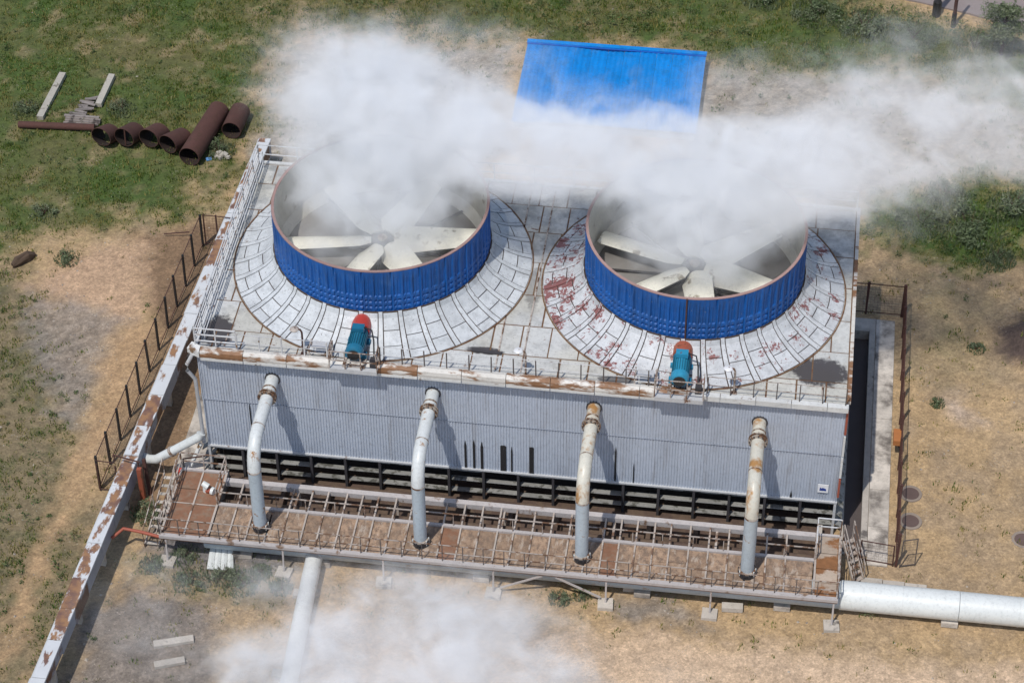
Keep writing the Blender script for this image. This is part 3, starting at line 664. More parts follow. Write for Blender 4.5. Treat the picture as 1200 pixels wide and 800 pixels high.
# roof fittings
for x, y, mt_, lab in ((-9.3,.25,FENCER,"rusty bent lamp post left of the teal motor"),(.35,.12,RAIL,"short lamp post with white head midway along the front roof edge"),(9.2,.15,RAIL,"lamp post with round white head right of the blue motor")):
    t_ = thing("roof_lamp", lab, "lamp", (x,y,RZ), "small lamps on the front roof edge")
    MB().tube([(x,y,RZ),(x,y,RZ+1.25),(x-.05,y-.03,RZ+1.42),(x-.3,y-.05,RZ+1.5)], .045, 8).build("pole", mt_, t_, smooth=True)
    MB().tube([(x-.30,y-.05,RZ+1.52),(x-.30,y-.05,RZ+1.46),(x-.30,y-.05,RZ+1.40)], [.12,.20,.17], 14).build("lamp_head", GLASSW if x > 0 else RAIL, t_, smooth=True)
    box("foot_plate", mt_, t_, x-.12,y-.12,RZ,x+.12,y+.12,RZ+.03)
for x, lab, g in ((-8.55,"low tubular frame stand left of the teal motor",1),(5.45,"low tubular frame stand left of the blue motor",1)):
    t_ = thing("hatch_stand", lab, "stand", (x,.35,RZ), "frame stands beside the motors")
    for a in (-.45,.45):
        for b_ in (-.3,.3): MB().bar((x+a,.35+b_,RZ),(x+a,.35+b_,RZ+.55),.05).build("leg", RAIL, t_)
        MB().bar((x+a,.05,RZ+.55),(x+a,.65,RZ+.55),.05).build("side_bar", RAIL, t_)
    box("stand_top", GALV, t_, x-.35,.15,RZ+.50,x+.35,.55,RZ+.56); MB().bar((x-.45,.05,RZ+.3),(x+.45,.05,RZ+.3),.04).build("cross_bar", RAILW, t_)
pt = thing("timber_plank", "dark board lying on the roof between the stacks near the front edge", "plank", (-1.5,1.35,RZ)); MB().cbox((-1.5,1.35,RZ+.05),(1.3,.16,.06),-.06).build("board", COLM, pt)

# ------------------------------------------------------------------ walkway on legs in front
DZ = 1.55
wk = thing("pipe_walkway", "long rusty steel walkway on legs in front of the tower with open ladder-like beams behind", "walkway", (0,-3.2,0))
box("edge_beam", BEAMG, wk, -15.0,-5.29,DZ-.10,14.3,-5.08,DZ+.05); box("edge_beam_web", DECKR, wk, -14.98,-5.22,DZ-.22,14.28,-5.14,DZ-.145)
box("inner_beam", BEAMG, wk, -12.85,-3.12,DZ-.16,13.2,-2.96,DZ+.035)
box("back_beam", BEAMG, wk, -12.85,-1.72,DZ-.22,13.2,-1.46,DZ+.05)
for x in (-15.0,-12.95): box("side_beam", BEAM, wk, x,-5.07,DZ-.16,x+.09,-1.2,DZ+.045)
for x in (13.21,14.22): box("side_beam", BEAM, wk, x,-5.07,DZ-.16,x+.08,-1.6,DZ+.045)
box("end_beam", BEAMG, wk, -14.9,-1.2,DZ-.16,-12.86,-1.06,DZ+.05); box("end_beam", BEAMG, wk, 13.21,-1.58,DZ-.16,14.3,-1.47,DZ+.045)
for i in range(3):
    x0 = -14.9+i*.648
for (x0,x1) in ((-14.90,-14.0),(-13.92,-12.96)):
    for (y0,y1) in ((-5.06,-4.25),(-4.2,-3.2),(-3.15,-2.3),(-2.25,-1.22)): box("deck_plate", DECKR, wk, x0,y0,DZ-.08,x1,y1,DZ-.03+random.uniform(-.01,.01))
box("deck_rib", BEAM, wk, -13.995,-5.06,DZ-.1,-13.925,-1.21,DZ+.02)
box("deck_rib", BEAM, wk, -14.9,-3.195,DZ-.025,-12.96,-3.155,DZ+.015)
for (y0,y1) in ((-5.06,-4.3),(-4.25,-3.5),(-3.45,-2.6),(-2.55,-1.6)): box("deck_plate", DECKO, wk, 13.30,y0,DZ-.08,14.21,y1,DZ-.02)
xs = [-12.86]; x = -12.86
risers = (-10.73,-3.68,3.31,10.39)
while x < 12.6:
    x += random.choice((.70,.76,.80,.84)); xs.append(x)
xs[-1] = 13.2
for i,(a,b) in enumerate(zip(xs[:-1], xs[1:])):
    if i:
        near = any(abs(a-q) < .42 for q in risers)
        box("cross_beam", BEAM, wk, a-.035,-5.07,DZ-.12,a+.035,(-3.12 if not near else -4.65),DZ+.03)
        if not near: box("open_beam", BEAM, wk, a-.035,-2.955,DZ-.12,a+.035,-1.725,DZ+.028)
    q = random.random(); d = random.uniform(0,.03)
    if random.random() < .35:
        ym = random.uniform(-4.3,-3.8)
        box("deck_plate", DECK, wk, a+.04,-5.06,DZ-.10,b-.04,ym-.01,DZ-.05-d); box("deck_plate", DECK, wk, a+.04,ym+.01,DZ-.10,b-.04,-3.13,DZ-.04-d)
    else: box("deck_plate", DECK if q > .18 else DECKR, wk, a+.04,-5.06,DZ-.10,b-.04,-3.13,DZ-.04-d)
for lx,ly in ((-14.74,-5.2),(-9.56,-5.2),(-5.16,-5.2),(-.37,-5.2),(4.49,-5.2),(8.96,-5.2),(14.14,-5.2)):
    MB().bar((lx,ly-.12,.12),(lx,ly,DZ-.23),.075).build("leg", BEAMG, wk)
    ft = MB().cbox((lx,ly-.16,.04),(.66,.60,.20),random.uniform(-.12,.12)).build("footing", CONC, wk)
    MB().bar((lx,-1.6,.0),(lx,-1.6,DZ-.2),.10).build("rear_leg", BEAM, wk)
    MB().bar((lx,-5.05,DZ-.25),(lx,-1.7,DZ-.25),.10).build("under_beam", BEAM, wk)
MB().bar((-.1,-5.22,.3),(1.75,-5.2,DZ-.25),.07).build("brace", BEAMG, wk); MB().bar((4.25,-5.22,.3),(2.3,-5.2,DZ-.25),.07).build("brace", BEAMG, wk)
railing("", "", [(-15.0,-5.16,DZ+.05),(14.28,-5.16,DZ+.05)], .98, 2, .88, .036, .036, RAILD, RAIL, parent=wk)
railing("", "", [(-12.85,-3.04,DZ+.03),(13.2,-3.04,DZ+.03)], .72, 1, 1.28, .035, .045, RAIL, RAIL, parent=wk)
railing("", "", [(-12.9,-3.1,DZ+.03),(-12.9,-1.12,DZ+.03),(-14.95,-1.12,DZ+.03),(-14.95,-5.1,DZ+.03)], .98, 2, 1.0, .05, .05, RAIL, RAIL, parent=wk)
railing("", "", [(13.25,-3.0,DZ+.03),(13.25,-1.52,DZ+.03),(14.26,-1.52,DZ+.03)], 1.0, 2, .9, .05, .045, RAIL, RAILW, parent=wk)
# handrail of the far right side, open at the stair
railing("", "", [(14.27,-2.9,DZ+.03),(14.27,-5.1,DZ+.03)], 1.0, 2, .9, .045, .04, RAILW, RAIL, parent=wk)
v = thing("valve", "small white valve standing on the rusty left end of the walkway", "valve", (-13.6,-2.3,DZ-.02))
MB().tube([(-13.6,-2.3,DZ-.03),(-13.6,-2.3,DZ+.30)],[.14,.12],14).build("stem", WHITEP, v, smooth=True)
MB().tube([(-13.72,-2.28,DZ+.42),(-13.45,-2.36,DZ+.30)],[.13,.15],14).build("valve_body", WHITEP, v, smooth=True)
MB().tube([(-13.30,-2.42,DZ+.14),(-13.18,-2.46,DZ+.14)],[.19,.17],14).build("outlet", WHITEP, v, smooth=True)
MB().tube([(-13.55,-2.36,DZ+.05),(-13.30,-2.42,DZ+.14)],.11,10).build("branch", REDP, v, smooth=True)

# risers
def make_riser(x, yb, label, rusty, top):
    rt = thing("riser_pipe", label, "pipe", (x,yb,DZ), "riser pipes from walkway to wall")
    R = .285; ms = RISER_R if rusty else RISER
    def tb(name, pts, rad, mat, n=20): return MB().tube(pts, rad, n).build(name, mat, rt, smooth=True)
    zt = 6.42; k = .62
    zt2 = 6.46
    # horizontal run slopes gently from the wall, segmented elbow, then straight down
    tb("horizontal_run", [(x,.12,zt2),(x,-.95,zt)], R, ms)
    tb("bend", [(x,-1.18,zt),(x,yb+1.15,zt-.02),(x,yb+.75,zt-.08),(x,yb+.42,zt-.28),(x,yb+.15,zt-.62),(x,yb+.02,zt-1.05),(x,yb,zt-1.3)], R, ms)
    tb("down_pipe", [(x,yb,zt-1.32),(x,yb,DZ+.32)], R*1.0, RISER_G)
    tb("weld_band", [(x,yb,zt-1.36),(x,yb,zt-1.30)], R+.015, RAIL); tb("weld_band", [(x,yb+1.30,zt-.02),(x,yb+1.25,zt-.02)], R+.015, RAIL)
    tb("wall_collar", [(x,.06,zt2),(x,-.0,zt2)], R+.06, COLM)
    tb("weld_band", [(x,-.62,zt+.03),(x,-.68,zt+.03)], R+.02, FLANGE)
    for y in (-.98,-1.12): 
        tb("flange", [(x,y,zt),(x,y-.05,zt)], R+.13, FLANGE)
    for q in range(12):
        a = 2*PI*q/12; c, s = math.cos(a), math.sin(a)
        MB().tube([(x+(R+.08)*c,-.93,zt+(R+.08)*s),(x+(R+.08)*c,-1.22,zt+(R+.08)*s)], .028, 6).build("bolt", COLM, rt)
    tb("lower_flange", [(x,yb,DZ+.16),(x,yb,DZ+.24)], R+.10, BLACKM); tb("lower_flange", [(x,yb,DZ+.26),(x,yb,DZ+.33)], R+.08, FLANGE)
    for q in range(10):
        a = 2*PI*q/10; c, s = math.cos(a), math.sin(a)
        MB().tube([(x+(R+.08)*c,yb+(R+.08)*s,DZ+.10),(x+(R+.08)*c,yb+(R+.08)*s,DZ+.38)], .026, 6).build("bolt", COLM if q%3 else WHITEP, rt)
    tb("lower_body", [(x,yb,DZ-.6),(x,yb,DZ+.15)], R+.05, BLACKM)
    return rt
make_riser(risers[0], -4.2, "leftmost riser pipe, white above and pale grey below, with few rust marks", False, 0)
make_riser(risers[1], -4.2, "second riser pipe from the left with a rust patch above its lower grey length", False, 0)
make_riser(risers[2], -4.2, "third riser pipe from the left, orange rust streaks on its upper half", True, 0)
make_riser(risers[3], -4.2, "rightmost riser pipe, heavily rust stained, near the notice plate", True, 0)

# big pipes
hp = thing("supply_pipe", "big white horizontal pipe running out to the right from under the walkway", "pipe", (18,-4.2,0))
MB().tube([(-13.2,-4.2,.8),(14.4,-4.2,.8)], .60, 32).build("header_section", RISER_G, hp, smooth=True)
MB().tube([(14.4,-4.2,.8),(14.42,-4.2,.8),(19.4,-4.2,.8)], [.60,.64,.64], 40).build("pipe_section", WHITEP, hp, smooth=True)
MB().tube([(19.42,-4.2,.8),(32,-4.2,.8)], .635, 40).build("pipe_section", WHITEP, hp, smooth=True)
for x in (17.0,21.9,27.0): MB().tube([(x,-4.2,.8),(x+.05,-4.2,.8)], .648, 40).build("weld_band", WHITEP, hp, smooth=True)
for x in (19.1,25.5,-8.0,-1,6.0,12): box("saddle", CONCD, hp, x-.35,-4.75,0,x+.35,-3.6,.26)
dp = thing("white_drain_pipe", "thick white pipe with chipped paint running forward from under the walkway into the steam", "pipe", (-8.3,-9,0))
MB().tube([(-8.34,-4.2,.5),(-8.20,-8,.5),(-7.95,-13,.5),(-7.8,-18,.5)], .37, 32).build("pipe_section", WHITEP2, dp, smooth=True)
for y in (-6.5,-11): box("saddle", CONC, dp, -8.9,y-.2,0,-8.0,y+.2,.2)

# stair at the right end of the walkway
stt = thing("access_stair", "narrow rusty steel stair at the right end of the walkway", "stair", (14.8,-2.2,0))
a0 = Vector((14.38,-1.75,DZ)); a1 = Vector((15.0,-2.85,.05)); side = Vector((.78,.56,0)).normalized()*.5
for s in (0,1): MB().bar(a0+side*s*.0+Vector((0,0,0))+side*s, a1+side*s, .05,.16).build("stringer", BEAM, stt)
for i in range(7):
    p = a0.lerp(a1,(i+.5)/7); MB().bar(p+side*.03,p+side*.97,.20,.03).build("tread", RAIL, stt)
for s in (0,1):
    MB().bar(a0+side*s+Vector((0,0,1)), a1+side*s+Vector((0,0,1)), .04).build("handrail", RAIL, stt); MB().bar(a0+side*s+Vector((0,0,.5)), a1+side*s+Vector((0,0,.5)), .03).build("handrail", RAIL, stt)
    for q in (0,.5,1): p = a0.lerp(a1,q)+side*s; MB().bar(p,p+Vector((0,0,1)),.04).build("post", RAIL, stt)
# ladder-like frame on the left side of the walkway
stl = thing("access_ladder", "worn steel ladder stair leaning on the left end of the walkway", "ladder", (-15.5,-3.2,0))
b0 = Vector((-15.05,-1.5,DZ)); b1 = Vector((-15.35,-4.6,.05)); sd = Vector((-.62,.0,0))
for s in (0,1): MB().bar(b0+sd*s,b1+sd*s,.045,.14).build("stringer", RAIL, stl); MB().bar(b0+sd*s+Vector((0,0,.95)),b1+sd*s+Vector((0,0,.95)),.035).build("handrail", RAIL, stl)
for i in range(9): p = b0.lerp(b1,(i+.5)/9); MB().bar(p+sd*.03,p+sd*.97,.16,.03).build("tread", CONC, stl)
for s in (0,1):
    for q in (0,.5,1): p = b0.lerp(b1,q)+sd*s; MB().bar(p,p+Vector((0,0,.95)),.035).build("post", RAIL, stl)

# ------------------------------------------------------------------ insulated duct along the left side
dk = thing("insulated_duct", "long raised metal clad duct with white and rust patched covers left of the tower", "duct", (-17.2,3,0))
def dx(y): return -16.95+.047*y
y = -17.5; k = 0
while y < 22.5:
    L_ = random.choice((1.75,1.9,2.05)); y1 = min(y+L_, 22.6); xa, xb = dx(y+.02), dx(y1-.02); zt = 1.82+random.uniform(-.03,.03); w = .68+random.uniform(-.03,.03)
    MB().add([(xa-w,y+.015,zt-.07),(xa-w+.08,y+.015,zt),(xa,y+.015,zt),(xb,y1-.015,zt),(xb-w+.08,y1-.015,zt),(xb-w,y1-.015,zt-.07),
              (xa-w,y+.015,zt-.16),(xa,y+.015,zt-.1),(xb,y1-.015,zt-.1),(xb-w,y1-.015,zt-.16)],
        [(0,1,4,5),(1,2,3,4),(0,5,9,6),(2,7,8,3),(6,9,8,7),(0,6,7,2,1),(5,4,3,8,9)]).build("cover_sheet", DUCT, dk)
    zb = zt-.11; hb = random.choice((.78,.82,.95,.62)) 
    MB().add([(xa-.04,y+.02,zb),(xb-.04,y1-.02,zb),(xb-.04,y1-.02,zb-hb),(xa-.04,y+.02,zb-hb),(xa-.09,y+.02,zb),(xb-.09,y1-.02,zb),(xb-.09,y1-.02,zb-hb),(xa-.09,y+.02,zb-hb)],
        [(0,3,2,1),(4,5,6,7),(0,1,5,4),(1,2,6,5),(2,3,7,6),(3,0,4,7)]).build("side_sheet", DUCTS, dk)
    y = y1; k += 1
MB().add([(dx(-17.4)-.62,-17.4,.92),(dx(-17.4)-.1,-17.4,.92),(dx(22.5)-.1,22.5,.92),(dx(22.5)-.62,22.5,.92),(dx(-17.4)-.62,-17.4,1.66),(dx(-17.4)-.1,-17.4,1.66),(dx(22.5)-.1,22.5,1.66),(dx(22.5)-.62,22.5,1.66)],
    [(0,3,2,1),(4,5,6,7),(0,1,5,4),(1,2,6,5),(2,3,7,6),(3,0,4,7)]).build("duct_core", FENCER, dk)
for y in np.arange(-16,22,3.4): box("support", CONC, dk, dx(y)-.56,y-.12,0,dx(y)-.16,y+.12,.92)
# rusty column frame beside the duct
cf = thing("rusty_gate_frame", "rusty steel frame standing against the duct near the front left fence corner", "frame", (-16.6,-1.6,0))
MB().bar((-16.75,-1.7,0),(-16.75,-1.7,1.9),.20).build("upright", REDR, cf); MB().bar((-16.5,-1.4,0),(-16.72,-1.0,1.8),.14).build("brace", RUSTP, cf)
MB().bar((-17.95,-1.35,2.25),(-16.7,-1.6,2.2),.05).build("top_bar", FENCER, cf); MB().bar((-17.95,-1.35,1.85),(-17.95,-1.35,2.25),.05).build("stub", FENCER, cf); MB().bar((-16.8,-1.6,1.85),(-16.8,-1.6,2.2),.05).build("stub", FENCER, cf)
# white elbow drain from tower corner to the duct, red valve, small cabinet
wp = thing("overflow_pipe", "white jointed overflow pipe sloping from the tower's left corner down to the duct", "pipe", (-15.6,1.2,0))
MB().tube([(-14.2,-.15,2.9),(-14.25,-.2,2.75),(-15.6,-.3,1.75)], .20, 16).build("pipe_section", WHITEP, wp, smooth=True)
MB().tube([(-15.62,-.3,1.735),(-16.35,-.35,1.2),(-16.75,-.25,1.05),(-17.0,-.1,1.0)], .21, 16).build("elbow", WHITEP, wp, smooth=True)
MB().tube([(-15.55,-.297,1.79),(-15.65,-.303,1.71)], .25, 16).build("joint_ring", RAIL, wp, smooth=True)
sp = thing("sloped_support", "pale sloping metal strip between tower corner and walkway", "strut", (-14.6,-.6,0)); MB().bar((-14.25,-.2,2.3),(-15.0,-.95,.6),.18,.08).build("strip", EAVE_W, sp)
cb = thing("control_cabinet", "small white cabinet with red top on the side pavement beside the walkway", "cabinet", (-15.2,.0,0)); box("cabinet_body", WHITEP, cb, -15.35,-.95,.05,-15.05,-.6,.85); box("red_handle", REDG, cb, -15.32,-.9,.86,-15.12,-.66,1.12)
gf = thing("bent_tube_frame", "dark bent tube frame beside the control cabinet", "frame", (-14.9,-.6,0)); MB().bar((-14.95,-.85,0),(-14.95,-.85,1.9),.06).build("upright", COLM, gf); MB().bar((-14.95,-.85,1.9),(-14.0,-.6,1.95),.05).build("arm", FENCER, gf)
rp = thing("red_pipe", "thin red pipe with a bend linking the duct to the walkway's front corner", "pipe", (-16,-4.8,0)); MB().tube([(-17.2,-5.15,1.0),(-16.75,-4.75,1.25),(-15.95,-4.82,1.22),(-14.9,-5.0,1.18)], .075, 12).build("tube", REDP, rp, smooth=True)
cs = thing("corrugated_offcut", "loose white corrugated sheet lying on the ground under the walkway's left end", "sheet", (-12.7,-4.9,0))
for i in range(4): 
    MB().add([(-13.05+i*.25,-4.2,.30),(-12.93+i*.25,-4.2,.36),(-12.82+i*.25,-4.2,.30),(-12.95+i*.30,-5.55,.06),(-12.80+i*.30,-5.55,.13),(-12.66+i*.30,-5.55,.06),(-13.05+i*.25,-4.2,.28),(-12.82+i*.25,-4.2,.28),(-12.95+i*.30,-5.55,.04),(-12.66+i*.30,-5.55,.04)],
      [(0,1,4,3),(1,2,5,4),(6,8,9,7),(0,3,8,6),(2,7,9,5),(3,4,5,9,8),(0,6,7,2,1)]).build("fold", WHITEP, cs)
for x,y in ((-11.6,-4.55),(5.6,-4.3),(9.9,-4.9)):
    o = MB().cbox((x,y,.12),(.9,.35,.24),.05).build("concrete_block", CONC); tag(o, {-11.6:"concrete block in shade under the left end of the walkway",5.6:"concrete block in shade under the walkway between the brace feet",9.9:"flat concrete block in front shade near the sixth footing"}[x], "block", "concrete blocks under the walkway")

# ------------------------------------------------------------------ fences
def fence(name, label, pts, sp, h, mat, matr, pw=.08, rails=(.12,1.9), mesh=True):
    fc = thing(name, label, "fence", pts[0])
    for a,b in zip(pts[:-1], pts[1:]):
        a = Vector(a); b = Vector(b); n = max(1,round((b-a).length/sp)); dirv = (b-a).normalized()
        for i in range(n+1):
            p = a.lerp(b,i/n); q = p+Vector((random.uniform(-.04,.04),random.uniform(-.03,.03),h)); MB().bar(p,q,pw).build("post", mat, fc)
        for i in range(n):
            p = a.lerp(b,i/n); q = a.lerp(b,(i+1)/n)
            for z in rails: MB().bar(p+Vector((0,0,z)), q+Vector((0,0,z)), .035).build("rail", matr, fc)
            if mesh:
                mb = MB(); L_ = (q-p).length; m = int(L_/.16)
                for k in range(1,m): s = p+dirv*L_*k/m; mb.bar(s+Vector((0,0,rails[0])), s+Vector((0,0,rails[-1])), .006)
                for z in np.arange(rails[0]+.16, rails[-1], .16): mb.bar(p+Vector((0,0,z)), q+Vector((0,0,z)), .006)
                mb.build("wire_mesh", matr, fc)
    return fc
fence("wire_fence", "dark post and wire mesh fence along the left of the duct", [(-18.08,15.85,0),(-18.85,-1.3,0)], 1.56, 2.0, FENCED, FENCER, .10)
fence("wire_fence", "short wire fence from the far left corner post across to the duct", [(-17.95,15.95,0),(-17.3,15.95,0),(-16.2,15.9,0)], 1.2, 1.95, FENCER, FENCER, .06)
fence("wire_fence", "short wire fence at the front left corner running back to the duct", [(-18.8,-1.45,0),(-17.9,-1.5,0)], 1.0, 1.7, FENCER, FENCER, .06)
fence("wire_fence", "rusty wire mesh fence along the right of the concrete pavement", [(16.80,14.9,0),(16.78,-1.5,0)], 1.5, 2.0, RUSTP, RUSTP, .11)
fence("wire_fence", "rusty wire fence across the far end of the pavement", [(14.3,14.9,0),(15.0,14.92,0),(16.70,14.9,0)], 1.7, 2.0, RUSTP, RUSTP, .08)
fence("wire_fence", "low rusty fence across the near end of the pavement", [(15.2,-1.35,0),(16.65,-1.5,0)], 2.0, 1.3, RUSTP, RUSTP, .06, (.1,1.25))
fence("fence_gate", "open wire gate leaf at the near end of the right fence", [(16.95,-1.55,0),(17.6,-1.35,0)], .8, 1.7, RAILD, RAILD, .045, (.08,1.68))
o = MB().bar((-20.2,16.35,.12),(-18.9,16.45,.30),.045).build("loose_rod", FENCER); tag(o, "thin rusty rod on the soil beyond the far left fence corner", "rod")
rk = MB(); rk.tube([(-27.1,13.0,.12),(-26.9,13.25,.2),(-26.5,13.7,.24),(-26.2,14.0,.12)],[.12,.25,.24,.1],9)
rk.v = [(a+random.uniform(-.05,.05),b+random.uniform(-.05,.05),c+random.uniform(-.05,.05)) for a,b,c in rk.v]; o = rk.build("rock", m_plain("dark_rock",(.09,.06,.04),.95)); tag(o, "long dark brown lump lying at the left edge of the bare pale patch", "rock")
o = MB().cbox((16.62,5.6,.9),(.35,.8,.30)).build("rag", m_plain("orange_rag",(.42,.16,.05))); tag(o, "orange brown rag hanging on the right fence", "rag")
for x,y,lab in ((17.36,3.0,"round sunken manhole ring beside the right fence, farther one"),(17.38,1.3,"round sunken manhole ring beside the right fence, nearer one"),(22.3,.8,"round dark manhole at the right picture edge")):
    mh = thing("manhole", lab, "manhole", (x,y,0), "manholes right of the fence")
    mb = MB(); n = 24
    pr = [(.52,-.02),(.50,.02),(.40,.03),(.36,-.02)]
    for r_,z in pr: mb.v += [(x+r_*math.cos(2*PI*k/n)*(1+.05*math.sin(3*k)), y+r_*math.sin(2*PI*k/n), z) for k in range(n)]
    for i in range(3): mb.f += [(i*n+k,i*n+(k+1)%n,(i+1)*n+(k+1)%n,(i+1)*n+k) for k in range(n)]
    mb.build("ring", m_plain("ring_soil",(.27,.22,.18)), mh); MB().tube([(x,y,-.03),(x,y,.01)], .37, 20).build("cover", m_plain("manhole_dark",(.12,.08,.07)), mh)
kt = thing("concrete_kerb", "grey concrete kerb piece lying between the gate and the white supply pipe", "kerb", (16.2,-2.6,0)); 
for i in range(3): box("kerb_piece", CONC, kt, 15.3+i*.95,-2.75-.05*i,0,16.22+i*.95,-2.45-.05*i,.14)

# ------------------------------------------------------------------ rusty pipes and scrap in the grass
def big_pipe(x, y, L_, rad, d, label, bar_=False, rz=None):
    dv = Vector((d[0],d[1],0)).normalized(); a = Vector((x,y,rad-.03)); b = a+dv*L_; a.z += .20 if L_ < 1.6 else .04; b.z -= .30 if L_ < 1.6 else .05
    t_ = thing("rusty_pipe", label, "pipe", (x,y,0), "rusty steel pipe lengths lying in the grass")
    n = 28; mb = MB(); xx = dv.cross(Vector((0,0,1)))
    for p,rr in ((a,rad),(b,rad),(b,rad-.03),(a,rad-.03)): mb.v += [p+(xx*math.cos(2*PI*k/n)+Vector((0,0,1))*math.sin(2*PI*k/n))*rr for k in range(n)]
    mb.v = [tuple(q) for q in mb.v]
    mb.f += [(k,(k+1)%n,n+(k+1)%n,n+k) for k in range(n)]+[(n+k,n+(k+1)%n,2*n+(k+1)%n,2*n+k) for k in range(n)]+[(3*n+k,3*n+(k+1)%n,(k+1)%n,k) for k in range(n)]
    mb.build("outer_wall", RUSTP, t_, smooth=True)
    m2 = MB(); m2.v = [tuple(p+(xx*math.cos(2*PI*k/n)+Vector((0,0,1))*math.sin(2*PI*k/n))*(rad-.032)) for p in (a,b) for k in range(n)]
    m2.f = [(n+k,n+(k+1)%n,(k+1)%n,k) for k in range(n)]; m2.build("inner_wall", RUSTI, t_, smooth=True)
    if bar_: MB().bar(a+dv*.05+Vector((.02,0,-rad*.9)), a+dv*.05+Vector((.06,0,rad*.9)), .07).build("cross_bar", RUSTP, t_)
    return t_
D = (.24,.97); SR = .57
big_pipe(-25.13,22.95,1.1,SR,D,"leftmost large rusty pipe stub beside the thin pipe")
big_pipe(-23.92,23.05,1.3,SR,D,"second rusty pipe stub from the left, with a bar across its mouth",True)
big_pipe(-22.62,23.15,1.3,SR,D,"third rusty pipe stub from the left")
big_pipe(-21.52,22.80,1.5,.55,(.36,.93),"fourth rusty pipe stub, tilted toward the long pipe")
big_pipe(-20.22,22.10,4.3,.56,(.15,.989),"longest rusty pipe, lying right of the stubs")
big_pipe(-18.55,24.6,1.9,.52,(.05,1),"separate rusty pipe at the right end beyond the small bush")
tpq = thing("thin_rusty_pipe", "thin long rusty pipe lying left of the pipe stubs", "pipe", (-28,24.2,0)); MB().tube([(-30.0,24.15,.18),(-25.9,24.35,.22)], .19, 16).build("tube", RUSTP, tpq, smooth=True)
def plank(x0,y0,x1,y1,w,h,mat,name,label,cat,grp=None):
    o = MB().bar((x0,y0,h/2),(x1,y1,h/2),w,h).build(name, mat); tag(o, label, cat, grp)
BEAMC = m_paint("pale_beam", (.45,.42,.36), .6, 2, rustcol=(.28,.25,.2), amt=.25)
plank(-29.05,24.9,-28.9,28.9,.36,.25,BEAMC,"concrete_post","longer pale concrete post lying in the grass at far left","post","pale posts in the grass")
plank(-26.25,26.4,-26.2,29.1,.34,.25,BEAMC,"concrete_post","shorter pale concrete post lying behind the scrap timber","post","pale posts in the grass")
plank(-14.2,-10.1,-12.6,-9.55,.34,.16,CONC,"concrete_post","farther of two concrete pieces lying in the dusty yard at front left","post","concrete pieces in the front yard")
plank(-13.9,-11.2,-12.7,-10.75,.32,.16,CONC,"concrete_post","nearer of two concrete pieces lying in the dusty yard at front left","post","concrete pieces in the front yard")
pw_ = thing("timber_pile", "pile of grey weathered boards between thin pipe and pale post", "timber", (-26.9,24.9,0))
for i in range(4): MB().cbox((-26.75+random.uniform(-.1,.1),24.75+i*.14,.1+.05*i),(1.9,.16,.07),random.uniform(-.05,.05)).build("board", WOOD, pw_)
for i in range(9): MB().cbox((-27.05+random.uniform(-.25,.25)+i*.03,25.4+i*.19,.12+random.uniform(0,.15)),(random.uniform(.5,1.0),.15,.06),random.uniform(-.5,.5)).build("board", WOOD, pw_)

rb_ = thing("rubble_heap", "small heap of pale rubble beside the right end of the rusty pipes", "rubble", (-18.6,23.0,0))
for i in range(9): MB().cbox((-18.6+random.uniform(-.4,.4),22.9+random.uniform(-.35,.35),.08+random.uniform(0,.12)),(random.uniform(.12,.32),random.uniform(.12,.28),random.uniform(.1,.2)),random.random()*3,random.uniform(-.4,.4)).build("chunk", BEAMC, rb_)
o = MB().cbox((-19.35,22.7,.04),(.30,.22,.05),.5,.2).build("plastic_scrap", m_plain("scrap_blue",(.10,.25,.5))); tag(o, "scrap of pale blue plastic by the mouth of the long rusty pipe", "litter")
# ------------------------------------------------------------------ blue roofed shed beyond the steam
sh = thing("blue_roof_cover", "low bright blue sheet metal roof covering a pit beyond the steam", "roof", (.8,27.5,0))
box("kerb_wall", CONC, sh, -3.95,27.5,0,5.65,33.9,.34)
rb = []; NR = 11; x0, x1 = -4.02, 5.75; yb, yt = 27.3, 34.1
def roofz(x, y):
    # two planes meeting in a fold that runs forward and to the left
    fx = .45 - max(0,(32.6-y))*.75
    return .42+.03*(y-25.7) + (.10*min(1.8,abs(x-fx)))
for i in range(NR):
    a = x0+(x1-x0)*i/NR+.006; b = x0+(x1-x0)*(i+1)/NR-.006; mb = MB(); nx_, ny_ = 12, 24
    for L_ in (0,1):
        for j in range(ny_+1):
            for k in range(nx_+1):
                x = a+(b-a)*k/nx_; y = yb+(yt-yb)*j/ny_; rib = .03 if k%4 in (1,2) else 0
                mb.v.append((x,y,roofz(x,y)+rib-.05*L_))
    m = (nx_+1)*(ny_+1)
    for j in range(ny_):
        for k in range(nx_): q = j*(nx_+1)+k; mb.f.append((q,q+1,q+nx_+2,q+nx_+1)); mb.f.append((m+q+nx_+1,m+q+nx_+2,m+q+1,m+q))
    mb.build("roof_sheet", BLUER, sh)
box("ridge_cap", BLUER, sh, x0-.03,yt-.22,.90,x1+.03,yt+.06,.97)
box("ridge_fascia", m_plain("dark_blue",(.01,.10,.42)), sh, x0-.02,yt-.30,.88,x1+.02,yt-.225,.905)

# ------------------------------------------------------------------ poles
for x,y,h,lab,rr in ((18.16,40.6,3.2,"thick dark short post at the road edge, left of the thin one",.16),(19.1,39.6,4.2,"slim brown pole at the road edge beside the leafy tree",.09)):
    t_ = thing("roadside_pole", lab, "pole", (x,y,0)); MB().tube([(x,y,-.1),(x,y,1.6),(x+.05,y,h)], [rr*1.2,rr*1.1,rr*.9], 10).build("shaft", COLM if rr > .1 else RUSTP, t_, smooth=True)
    MB().tube([(x,y,-.1),(x,y,.9)], rr*1.5, 8).build("base_stub", BLKM, t_)

